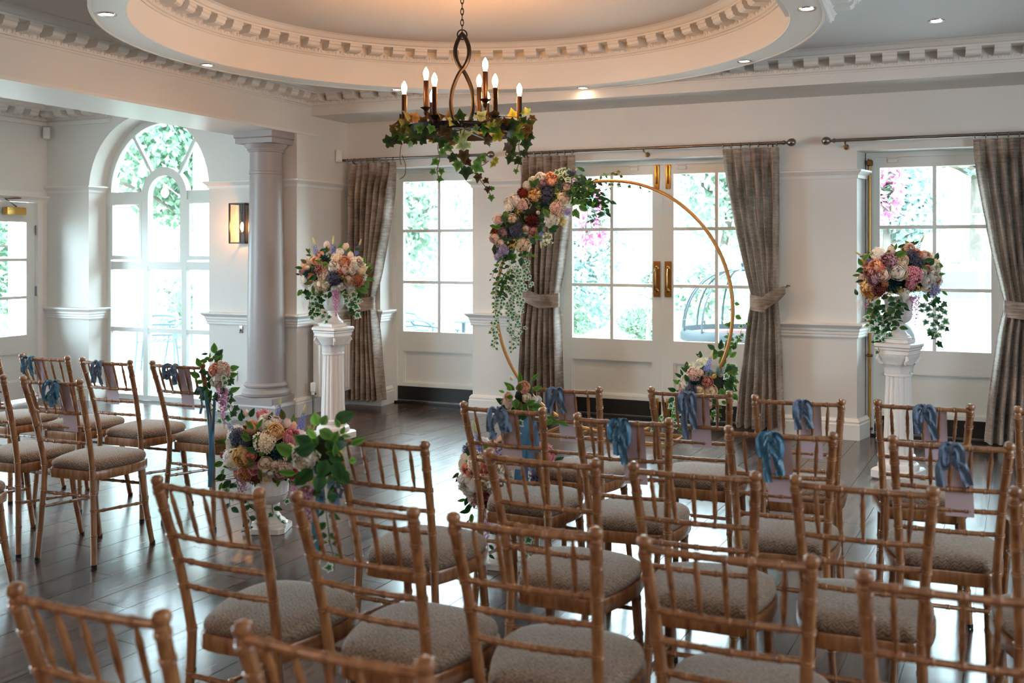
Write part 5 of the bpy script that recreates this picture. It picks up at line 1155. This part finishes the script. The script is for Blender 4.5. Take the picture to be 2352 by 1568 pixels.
spray('flower spray with peach rose and pink wisteria on the front chair before the column', (440, 800), 7.84, (430, 480), .09, .13, .065, dL3,
      'rose peach 440 365 235;peony blush 590 350 240;peony white 510 570 280;rose white 530 250 110;rose blush 640 450 130',
      [('broad', 'mid', 290, 220, 170, 170), ('broad', 'mid', 330, 150, 150, 200), ('leaf', 'dark', 300, 90, 150, 180), ('broad', 'mid', 370, 160, 150, 20), ('leaf', 'fresh', 330, 160, 120, 90), ('broad', 'olive', 400, 170, 140, 200), ('broad', 'dark', 420, 190, 120, 330), ('broad', 'mid', 210, 580, 170, 180), ('broad', 'dark', 260, 500, 170, 330), ('broad', 'dark', 250, 640, 220, 260), ('broad', 'mid', 270, 700, 200, 290), ('leaf', 'dark', 300, 560, 200, 280), ('leaf', 'olive', 330, 850, 160, 270), ('leaf', 'dark', 360, 720, 180, 250), ('broad', 'dark', 300, 380, 150, 220)],
      [('magenta', 560, 680, 530, 1290, 1.05, .02), ('palewist', 620, 700, 590, 1150, 1.1, .0), ('plum', 590, 1250, 580, 1450, .8, .0)],
      [(((600, 440), (670, 540), (640, 600)), 110, (('ivy', 'ivy'), ('ivy', 'dark')), 70), (((600, 680), (640, 760), (620, 880), (700, 1000), (790, 1120)), 130, (('ivy', 'ivy'), ('ivy', 'dark')), 80), (((500, 760), (520, 900), (520, 1010)), 120, (('ivy', 'dark'),), 90), (((640, 1000), (700, 1180), (560, 1290)), 110, (('ivy', 'ivy'), ('ivy', 'dark')), 90), (((350, 800), (330, 960), (440, 1100)), 90, (('leaf', 'mid'),), 80)],
      [(200, 740, 280, 1000, 340, 1430, 75, 'ribbon'), (230, 740, 320, 1200, 340, 2500, 80, 'ribbon2'), (390, 820, 410, 1150, 350, 2450, 70, 'ribbon2'), (170, 700, 180, 950, 165, 1180, 45, 'ribbon'), (110, 700, 130, 740, 160, 720, 60, 'ribbon')], 22)
spray('spray of big leaves with white peony and blue ribbons on the third row', (485, 900), 4.354, (1130, 620), .105, .15, .085, dep((-1.83, 2.8)) - .08,
      'peony white 910 620 240;sprig yellow 1000 320 80;bud yellow 1290 570 90;sprig ivory 1050 600 110;bud yellow 1020 850 80;sprig yellow 940 860 80',
      [('round', 'fresh', 1060, 310, 170, 100), ('round', 'mid', 1100, 300, 140, 60), ('broad', 'mid', 1080, 340, 230, 330), ('broad', 'fresh', 1050, 420, 150, 130), ('broad', 'mid', 1280, 330, 120, 110), ('broad', 'mid', 1290, 390, 110, 60), ('leaf', 'mid', 1300, 400, 120, 350), ('broad', 'dark', 1150, 430, 180, 300), ('broad', 'dark', 1050, 480, 220, 200), ('round', 'dark', 1000, 480, 200, 150), ('round', 'dark', 1150, 620, 230, 250), ('round', 'dark', 1250, 640, 230, 280), ('broad', 'dark', 1200, 500, 200, 10), ('round', 'dark', 1020, 720, 220, 220), ('round', 'dark', 1100, 760, 220, 260), ('round', 'dark', 950, 760, 200, 230), ('broad', 'mid', 1300, 720, 240, 270), ('round', 'fresh', 1370, 650, 100, 0), ('broad', 'mid', 1260, 560, 140, 180), ('round', 'dark', 1270, 740, 200, 310), ('broad', 'dark', 1010, 560, 220, 170), ('round', 'dark', 1180, 560, 200, 330), ('broad', 'mid', 1200, 460, 160, 60), ('leaf', 'mid', 1240, 600, 180, 90)],
      [('plum', 975, 900, 985, 1380, .85, .02), ('magenta', 920, 930, 930, 1150, 1.1, .0)],
      [(((1130, 900), (1140, 1100), (1170, 1350), (1190, 1520)), 110, (('leaf', 'dark'), ('broad', 'dark')), 90), (((1080, 1400), (1040, 1500), (1080, 1650)), 90, (('ivy', 'ivy'), ('ivy', 'dark')), 110), (((1170, 1450), (1220, 1620), (1230, 1800)), 90, (('ivy', 'ivy'), ('leaf', 'mid')), 110)],
      [(1130, 880, 1080, 960, 1060, 1060, 90, 'ribbon'), (1230, 880, 1240, 1000, 1250, 1180, 75, 'ribbon'), (1120, 900, 1110, 1050, 1110, 1180, 100, 'ribbon2'), (1060, 1000, 1040, 1500, 1020, 2050, 75, 'ribbon2'), (1160, 900, 1250, 860, 1290, 960, 70, 'ribbon'), (1290, 880, 1310, 960, 1290, 1060, 50, 'ribbon')], 16)
spray('spray of peach roses and green leaves with blue ribbons on the front row aisle chair', (1000, 860), 3.136, (640, 160), .085, .085, .06, dep((-1.67, 4.15)) - .05,
      'rose peach 640 75 80;rose blush 500 215 100;rose2 peach 515 160 70;rose white 735 185 75;rose cream 660 155 60;bud cream 545 20 40',
      [('round', 'fresh', 540, 110, 60, 110), ('round', 'mid', 560, 150, 60, 180), ('round', 'mid', 580, 160, 90, 270), ('round', 'olive', 600, 110, 80, 80), ('broad', 'mid', 690, 210, 110, 350), ('broad', 'mid', 650, 200, 90, 20), ('leaf', 'dark', 500, 220, 80, 220), ('broad', 'olive', 620, 180, 90, 240), ('broad', 'dark', 640, 240, 110, 260), ('leaf', 'mid', 800, 300, 80, 330), ('leaf', 'mid', 820, 340, 100, 0), ('broad', 'dark', 590, 240, 100, 280), ('leaf', 'fresh', 500, 130, 60, 160)],
      [('magenta', 600, 330, 600, 480, 1., .0)],
      [(((600, 260), (590, 330), (620, 420)), 60, (('leaf', 'mid'), ('ivy', 'ivy')), 60), (((700, 230), (820, 290), (890, 350)), 70, (('leaf', 'mid'), ('leaf', 'olive')), 45)],
      [(680, 300, 690, 450, 700, 700, 60, 'ribbon'), (660, 300, 620, 500, 600, 830, 75, 'ribbon2'), (700, 300, 650, 600, 640, 850, 60, 'ribbon2'), (710, 330, 720, 420, 730, 560, 45, 'ribbon')], 14)

# ---------------------------------------------------------------- ivy wound round the chandelier
A = Arr('ivy_garland', 'green ivy garland wound round the ring of the chandelier', 'ivy garland', (870, 240), 6.19, (1220, 390), .37, .05, .34, dep(CH), core=False)
LV = '170 510 170 d;270 515 150 d;220 310 120 b;330 235 170 b;540 190 170 b;650 215 120 b;820 190 210 b;1010 150 170 b;590 410 270 d;410 500 110 d;495 510 100 d;740 490 100 y;800 510 90 d;980 340 190 b;1240 280 130 p;1240 430 170 p;1160 590 130 p;1240 590 110 p;900 560 140 d;970 620 120 m;1040 560 110 b;920 690 110 m;1070 770 130 d;1210 750 170 b;1280 830 110 b;1120 880 130 m;790 820 110 m;780 960 80 m;890 960 85 m;880 1060 85 m;1420 900 170 m;1410 785 90 m;1490 755 90 m;1620 855 90 y;1670 795 80 y;1240 985 160 d;1310 950 80 m;1410 1050 120 b;1530 1090 80 b;1550 1215 90 b;1610 1200 60 m;1600 1335 80 m;1380 360 110 p;1500 370 150 m;1430 430 80 y;1700 420 170 y;1560 510 110 b;1950 450 160 d;2130 420 180 d;2100 580 160 d;1910 560 160 d;1820 610 120 b;1900 690 140 d;1860 790 120 d;1990 810 120 d;1950 955 70 m;2060 705 100 d;2060 110 160 m;2200 200 110 b;1930 270 160 d;2080 280 120 d;1840 265 90 m;1470 150 150 p;1610 150 150 b;1900 120 140 y;2010 240 120 m;690 350 150 d;350 350 150 b;460 330 140 b;760 360 140 d;880 330 120 b;1330 480 100 p;640 480 140 d;1100 480 110 m;1760 300 100 b;1990 430 140 m;440 210 110 b;560 330 120 d;1060 430 110 d'
for k, q in enumerate(LV.split(';')):
    x, y, z, c_ = q.split(); x, y, z = float(x), float(y), float(z) * 1.12
    s_ = max(-1, min(1, (x - 1220) * A.mpp / .37)); yo = sqrt(max(0, 1 - s_ * s_)) * .36 * (1 if (k * 7) % 10 < 7 or y > 560 else -1)
    pp = ray_d(*A.px(x, y), A.d - yo); a = R.uniform(0, 2 * pi) if y < 560 else R.uniform(pi * 1.1, pi * 1.9); d_ = (A.r * cos(a) + Vector((0, 0, sin(a))) + A.v * R.uniform(-.3, .3)).normalized()
    n = A.v + Vector([R.uniform(-.6, .6) for _ in 'xyz']); n = (n - d_ * n.dot(d_)).normalized(); xx = d_.cross(n)
    o = put(*FM('ivy', dict(d='darkivy', b='brownivy', m='mid', y='yellowivy', p='paleivy')[c_]), A.t); o.matrix_local = A.inv @ Matrix.Translation(pp - d_ * z * A.mpp * .45) @ Matrix((xx, d_, n)).transposed().to_4x4() @ Sc(z * A.mpp)
LC = (('ivy', 'darkivy'), ('ivy', 'brownivy'), ('ivy', 'darkivy'), ('ivy', 'mid'))
for i in range(64):
    a = 2 * pi * R.random() if i % 3 else R.uniform(-.5, 1.2) * (1 if i % 2 else -1) + (0 if i % 4 else pi)
    rr = .36 + R.uniform(-.02, .07); p = CH + A.r * rr * cos(a) - A.v * rr * sin(a) * -1 + Vector((0, 0, zc + R.uniform(-.05, .06)))
    d_ = (A.r * cos(a) * R.uniform(.2, 1) + A.v * sin(a) * R.uniform(.2, 1) + Vector((0, 0, R.uniform(-1, .6)))).normalized(); n = A.v + Vector([R.uniform(-.7, .7) for _ in 'xyz']) + Vector((0, 0, .4)); n = (n - d_ * n.dot(d_)).normalized(); xx = d_.cross(n)
    o = put(*FM(*LC[i % 4]), A.t); o.matrix_local = A.inv @ Matrix.Translation(p) @ Matrix((xx, d_, n)).transposed().to_4x4() @ Sc(R.uniform(.045, .075))
def ivystem(pts, far=False):
    P = []
    for x, y in pts:
        s_ = max(-1, min(1, (x - 1220) * A.mpp / .37)); P.append(A.inv @ ray_d(*A.px(x, y), A.d - .355 * sqrt(max(.02, 1 - s_ * s_)) * (-1 if far else 1)))
    MB().tube(cat(P, 5), .0024, 5).build('vine_stem', M['vine'], A.t)
for p in (((300, 330), (520, 290), (800, 290), (1100, 250), (1400, 260), (1700, 180), (1950, 180), (2080, 230), (2250, 210)), ((260, 420), (420, 420), (700, 400), (1000, 400), (1250, 330), (1400, 290), (1560, 190), (1700, 110)), ((900, 380), (840, 600), (865, 760), (830, 930), (850, 1040)), ((920, 500), (1060, 690), (1130, 800), (1280, 920), (1390, 1000), (1470, 1110), (1560, 1230), (1610, 1340)), ((1280, 920), (1480, 860), (1560, 800)), ((2010, 450), (1990, 600), (2010, 760), (1960, 930)), ((1990, 560), (1880, 640), (1860, 780)), ((320, 560), (300, 740), (320, 860)), ((330, 720), (380, 860), (370, 1000), (300, 1060)), ((1240, 300), (1180, 480), (1150, 620))): ivystem(p)
# ---------------------------------------------------------------- outside: terrace, garden, furniture
GZ = -.2
gd = struct('ground', 'pale paved terrace and lawn outside the doors')
m_pave = mat('pale_terrace_stone', 'b3aaa1', .8, noise=.12, nscale=1.2); m_lawn = mat('lawn', '66785f', .9, noise=.25, nscale=5)
MB().box(-40, 30, 8.62, 17.5, GZ - .1, GZ).build('terrace', m_pave, gd, smooth=False)
MB().grid(30, 24, lambda u, v: (-60 + 110 * u, 17.5 + 50 * v, GZ - .02 + 5.5 * max(0, v - .04) ** 1.25 + .25 * sin(9 * u + 4 * v))).build('grass_bank', m_lawn, gd)
MB().box(-45, XA - .13, -6, 8.62, GZ - .1, GZ).build('side_terrace', m_pave, gd, smooth=False)
def leaf_cloud(n, rx, ry, rz, size, seed, clumps=26):
    r = random.Random(seed); m = MB(); cs = []
    for _ in range(clumps):
        d = Vector((r.gauss(0, 1), r.gauss(0, 1), r.gauss(0, 1))).normalized() * r.random() ** .4; cs.append((Vector((d.x * rx, d.y * ry, d.z * rz)), r.uniform(.22, .4)))
    for i in range(n):
        c_, k = cs[i % clumps]; d = Vector((r.gauss(0, 1), r.gauss(0, 1), r.gauss(0, 1))).normalized(); p = c_ * .8 + Vector((d.x * rx, d.y * ry, d.z * rz)) * k
        nrm = (d + Vector((r.uniform(-.8, .8), r.uniform(-.8, .8), r.uniform(-.2, 1)))).normalized(); a = nrm.orthogonal().normalized(); b = nrm.cross(a); t = r.uniform(0, 6); a, b = a * cos(t) + b * sin(t), b * cos(t) - a * sin(t)
        s = size * r.uniform(.6, 1.3); k0 = len(m.v)
        for q in (-a * s, b * s * .45, a * s, -b * s * .45): m.vert(p + q, r.random() if q == -a * s else .5)
        m.f.append([k0, k0 + 1, k0 + 2, k0 + 3])
    return m
GL = dict(light=petal('light_garden_leaf', '859e89', 'b8c4b8', .7, .45), green=petal('green_garden_leaf', '618068', '97ae9a', .7, .4), blue=petal('cedar_needle', '708985', 'a0b2ae', .7, .35), deep=petal('deep_garden_leaf', '43614b', '7a967e', .7, .3), pinkfl=petal('pink_garden_petal', 'd860a0', 'f0a0cc', .6, .4))
m_bark = mat('grey_bark', '6d635c', .9, noise=.4, nscale=6)
CL = {}
def plant(name, label, cat_, x, y, z0, hgt, rx, rz, colr, kind, n, size, seed, tr=.1):
    t = thing(name, label, cat_, (x, y, z0), group='trees and shrubs beyond the terrace')
    key = (round(rx, 2), round(rz, 2), colr, seed)
    leaf_cloud(int(n * 2.6), rx, rx, rz, size * .55, seed, 40).build('crown', GL[colr], t, smooth=False, M=T(0, 0, hgt))
    r = random.Random(seed); mb = MB().tube(cat([(0, 0, -.1), (r.uniform(-.1, .1), 0, hgt * .4), (r.uniform(-.2, .2), 0, hgt * .8), (0, 0, hgt + rz * .5)], 4), [tr * (1 - .6 * i / 12) for i in range(13)], 8)
    for k in range(5):
        a = r.uniform(0, 6); zz = hgt * r.uniform(.55, .95); mb.tube([(0, 0, zz), (rx * .4 * cos(a), rx * .4 * sin(a), zz + rz * .2), (rx * .75 * cos(a), rx * .75 * sin(a), zz + rz * .3)], tr * .3, 5)
    mb.build('trunk', m_bark, t)
def gnd(y): v = (y - 17.5) / 50; return GZ if y < 17.5 else GZ - .02 + 5.5 * max(0, v - .04) ** 1.25
TREES = [('broad leafy tree seen through the top of the arched window', -13.4, 15.2, 3.6, 2.0, 2.0, 'deep', 3600, .17, 1), ('pale shrub tree low behind the arched window panes', -11.3, 13.9, 1.0, 1.4, 1.1, 'green', 2600, .12, 2), ('deep green tree at the dark edge of the arched window', -15.0, 19.9, 2.4, 2.0, 2.6, 'deep', 3000, .17, 3),
         ('light green tree right of the arched window post', -10.3, 18.2, 3.0, 1.8, 2.4, 'light', 3200, .17, 4), ('green tree outside the alcove door', -13.8, 10.5, 1.6, 1.5, 2.2, 'deep', 3000, .13, 5), ('pale airy tree behind the first single door', -9.3, 23.2, 3.6, 2.2, 2.8, 'light', 3400, .2, 6), ('blue green conifer between the first door panes', -6.6, 18.5, 2.0, 1.3, 2.2, 'blue', 2600, .16, 7),
         ('pale tree behind the double doors, upper panes', -4.2, 22.7, 3.6, 2.0, 2.6, 'light', 3200, .19, 8), ('green tree behind the meeting stiles of the double doors', -2.8, 30.2, 3.0, 2.6, 3.0, 'green', 3200, .2, 9), ('old cedar with thick trunk behind the last door', 1.3, 24.0, 4.9, 2.3, 1.8, 'blue', 4200, .2, 10), ('drooping cedar bough tree behind the last door, inner pane', -.6, 18.9, 2.7, 1.2, .9, 'blue', 2600, .15, 11), ('light tree at the far end of the lawn', 4.4, 31.0, 4.0, 3.0, 3.0, 'light', 3000, .22, 12)]
for k, (lb, x, y, h, rx, rz, c_, n, s, sd) in enumerate(TREES): plant('garden_tree', lb, 'tree', x, y, gnd(y), h, rx, rz, c_, 0, n, s, sd, .42 if 'cedar with' in lb else .12)
SHR = [('round clipped shrub on a stem behind the double doors, upper one', -3.55, 13.6, 1.35, .33, .3, 'light', 900, .05, 21), ('round shrub behind the left double door panes, lower one', -3.9, 14.4, .62, .55, .45, 'green', 1100, .07, 22), ('pale flowering shrub beside the gazebo', -2.45, 15.4, .35, .5, .4, 'light', 1000, .07, 23), ('leafy shrub outside the first door, low pane', -6.3, 14.2, .55, .6, .45, 'green', 1000, .07, 24), ('dark shrub outside the first door near the pier', -5.35, 14.8, .75, .6, .5, 'deep', 1000, .08, 25),
       ('low shrub behind the parked car', 1.7, 19.4, .9, .8, .6, 'deep', 1000, .09, 26), ('bank shrub behind the last door, lower pane', .6, 21.6, .8, .9, .8, 'green', 1200, .1, 27), ('bushy hedge plant on the bank behind the double doors', -3.8, 18.4, 1.0, 1.1, .9, 'light', 1600, .12, 29)]
for k, (lb, x, y, h, rx, rz, c_, n, s, sd) in enumerate(SHR): plant('garden_shrub', lb, 'shrub', x, y, gnd(y), h, rx, rz, c_, 0, n, s, sd, .03)
def basket(label, x, y, z):
    t = thing('hanging_basket', label, 'hanging basket', (x, y, z))
    MB().lathe([(.03, -.14), (.09, -.09), (.11, 0), (.001, .02)], 14).build('basket', M['core'], t); leaf_cloud(900, .2, .24, .52, .045, int(abs(x) * 10), 16).build('blossom', GL['pinkfl'], t, smooth=False); leaf_cloud(420, .18, .2, .36, .045, 3, 12).build('foliage', GL['green'], t, smooth=False)
    for k in range(3): a = 2 * pi * k / 3; MB().tube([(.19 * cos(a), .19 * sin(a), 0), (0, 0, .5), (0, 0, 1.1)], .005, 4).build('chain', M['steel'], t)
basket('pink flowering basket hung outside the last door', -.36, 10.0, 2.1); basket('pink flowering basket seen behind the hoop garland', -3.33, 10.3, 1.95)
def post(label, x, y): 
    t = thing('pergola_post', label, 'post', (x, y, GZ), group='white timber pergola posts'); MB().cbox((0, 0, 1.55), (.15, .15, 3.1), .008).build('shaft', M['trim'], t); MB().cbox((0, 0, .08), (.2, .2, .16), .01).build('post_foot', M['trim'], t)
q = ray_d(1025, 600, 11.2); post('white timber post outside the first single door', q.x, q.y); q = ray_d(464, 600, 11.4); post('white timber post outside the arched window', q.x, q.y); q = ray_d(40, 600, 12.0); post('white timber post outside the alcove door', q.x, q.y)
m_alu = mat('grey_aluminium', '3a4d55', .4, .2)
def garden_chair(label, x, y, rz):
    t = thing('terrace_chair', label, 'chair', (x, y, GZ), rz, 'aluminium chairs on the terrace')
    for s in (-1, 1):
        MB().tube([(s * .27, -.27, 0), (s * .24, -.2, .45), (s * .24, -.2, .64)], .014, 8).build('front_leg', m_alu, t); MB().tube([(s * .26, .27, 0), (s * .22, .2, .44), (s * .22, .26, .62)], .014, 8).build('rear_leg', m_alu, t)
        MB().tube(cat([(s * .24, -.22, .64), (s * .27, 0, .67), (s * .24, .2, .7)], 4), .02, 8).build('armrest', m_alu, t)
    MB().tube(cat([(-.24, .2, .7), (-.2, .27, .76), (0, .31, .78), (.2, .27, .76), (.24, .2, .7)], 4), .018, 8).build('back_rail', m_alu, t)
    for k in range(3): MB().tube([(-.2, .25, .5 + k * .075), (0, .3, .5 + k * .075), (.2, .25, .5 + k * .075)], .016, 6).build('back_slat', m_alu, t)
    for k in range(7): MB().cbox((-.2 + k * .066, 0, .45), (.05, .44, .016), .004).build('seat_slat', m_alu, t)
    MB().tube([(-.25, -.24, .2), (.25, -.24, .2)], .009, 6).build('stretcher', m_alu, t)
def garden_table(label, x, y):
    t = thing('terrace_table', label, 'table', (x, y, GZ), 0, 'round metal tables on the terrace')
    MB().lathe([(.36, .72), (.38, .725), (.38, .74), (.01, .745)], 28).build('table_top', m_alu, t); MB().tube([(0, 0, .06), (0, 0, .72)], .028, 10).build('pedestal_leg', m_alu, t)
    for k in range(4): a = pi / 2 * k + .4; MB().tube(cat([(0, 0, .3), (.1 * cos(a), .1 * sin(a), .12), (.28 * cos(a), .28 * sin(a), .02)], 4), .016, 6).build('table_foot', m_alu, t)
q = ray_d(362, 800, 13.6); garden_chair('aluminium terrace chair nearest in the arched window', q.x, q.y, radians(35)); q = ray_d(436, 800, 14.6); garden_chair('aluminium terrace chair farther back in the arched window', q.x, q.y, radians(-20))
q = ray_d(396, 800, 14.0); garden_table('round metal table between the chairs in the arched window', q.x + .1, q.y + 1.3)
q = ray_d(1000, 745, 13.2); garden_chair('aluminium terrace chair behind the low pane of the first door', q.x, q.y, radians(150)); q = ray_d(1065, 755, 13.6); garden_table('round metal table outside the first single door', q.x, q.y); q = ray_d(945, 750, 14.2); garden_chair('aluminium terrace chair at the frame side of the first door', q.x, q.y, radians(60))
# wrought iron dome seat
gz = thing('garden_gazebo', 'wrought iron dome gazebo with a ring seat outside the double doors', 'gazebo', ray_d(1706, 600, 12.6) * 1); gz.location.z = GZ
m_iron = mat('grey_wrought_iron', '1c272c', .5, .2); m_seat = mat('faded_red_timber', '5e3c3c', .6)
MB().lathe([(.78, .68), (.8, .64), (.8, .56), (.77, .54), (.77, .7), (.78, .68)], 48, caps=False).build('ring_band', m_iron, gz); MB().lathe([(.79, .6), (.795, .63), (.4, .64), (.4, .6), (.79, .6)], 48, caps=False).build('ring_seat', m_seat, gz)
for k in range(12):
    a = 2 * pi * k / 12; MB().tube([(.78 * cos(a) * cos(e) ** .8, .78 * sin(a) * cos(e) ** .8, .68 + .78 * sin(e)) for e in [pi / 2 * i / 10 for i in range(11)]], .014, 5).build('dome_bar', m_iron, gz)
    if k % 2 == 0: MB().tube([(.74 * cos(a), .74 * sin(a), 0), (.74 * cos(a), .74 * sin(a), .56)], .03, 6).build('leg', m_iron, gz)
MB().lathe([(.06, 1.44), (.07, 1.46), (.02, 1.5), (.03, 1.54), (.005, 1.58)], 12).build('finial', m_iron, gz)
# parked car
q = ray_d(2235, 790, 17.0); car = thing('car', 'white parked car glimpsed low in the last door', 'car', (q.x, 16.9, GZ), radians(4))
m_car = mat('white_car_paint', 'b9c2c6', .25, coat=.6); m_tint = mat('dark_car_glass', '4a5a62', .1)
bd = [(-2.05, .3), (-2.1, .62), (-2.0, .84), (-1.2, .95), (-.75, 1.4), (-.4, 1.47), (.9, 1.47), (1.5, 1.02), (2.0, .9), (2.1, .6), (2.05, .3)]
MB().prism(bd, lambda a, b, h: (a, h, b), -.82, .82).build('body', m_car, car, smooth=False)
for s in (-1, 1):
    MB().prism([(-1.08, .98), (-.72, 1.36), (-.1, 1.41), (-.1, .98)], lambda a, b, h: (a, h, b), s * .822 - .004, s * .822 + .004).build('side_window', m_tint, car, smooth=False); MB().prism([(-.02, .98), (-.02, 1.41), (.85, 1.41), (1.35, .98)], lambda a, b, h: (a, h, b), s * .822 - .004, s * .822 + .004).build('side_window', m_tint, car, smooth=False)
    for x in (-1.3, 1.3): MB().lathe([(.31, -.1), (.33, -.08), (.33, .08), (.31, .1), (.18, .1), (.17, .06), (.01, .07)], 20, T(x, s * .74, .33) @ Rx(radians(90 * -s))).build('wheel', M['black'], car)
# festoon bulbs
def festoon(label, a, b, sag, n):
    t = thing('festoon_lights', label, 'string lights'); A_, B_ = Vector(a), Vector(b)
    f = lambda s: A_.lerp(B_, s) - Vector((0, 0, 4 * sag * s * (1 - s)))
    MB().tube([f(i / 20) for i in range(21)], .006, 5).build('cable', M['trim'], t)
    for k in range(n): p = f((k + .5) / n); MB().lathe([(.018, 0), (.02, -.04), (.045, -.08), (.048, -.11), (.03, -.15), (.002, -.165)], 12, T(*p)).build('festoon_bulb', M['plastic'], t)
festoon('string of white festoon bulbs crossing outside the arched window', tuple(ray_d(250, 300, 12.5)), tuple(ray_d(520, 520, 11.4)), .1, 5); festoon('string of white festoon bulbs crossing behind the last door', tuple(ray_d(1950, 470, 15)), tuple(ray_d(2400, 478, 15)), .12, 5); festoon('string of white festoon bulbs crossing behind the double doors', tuple(ray_d(1250, 500, 15)), tuple(ray_d(1760, 497, 15)), .1, 5)
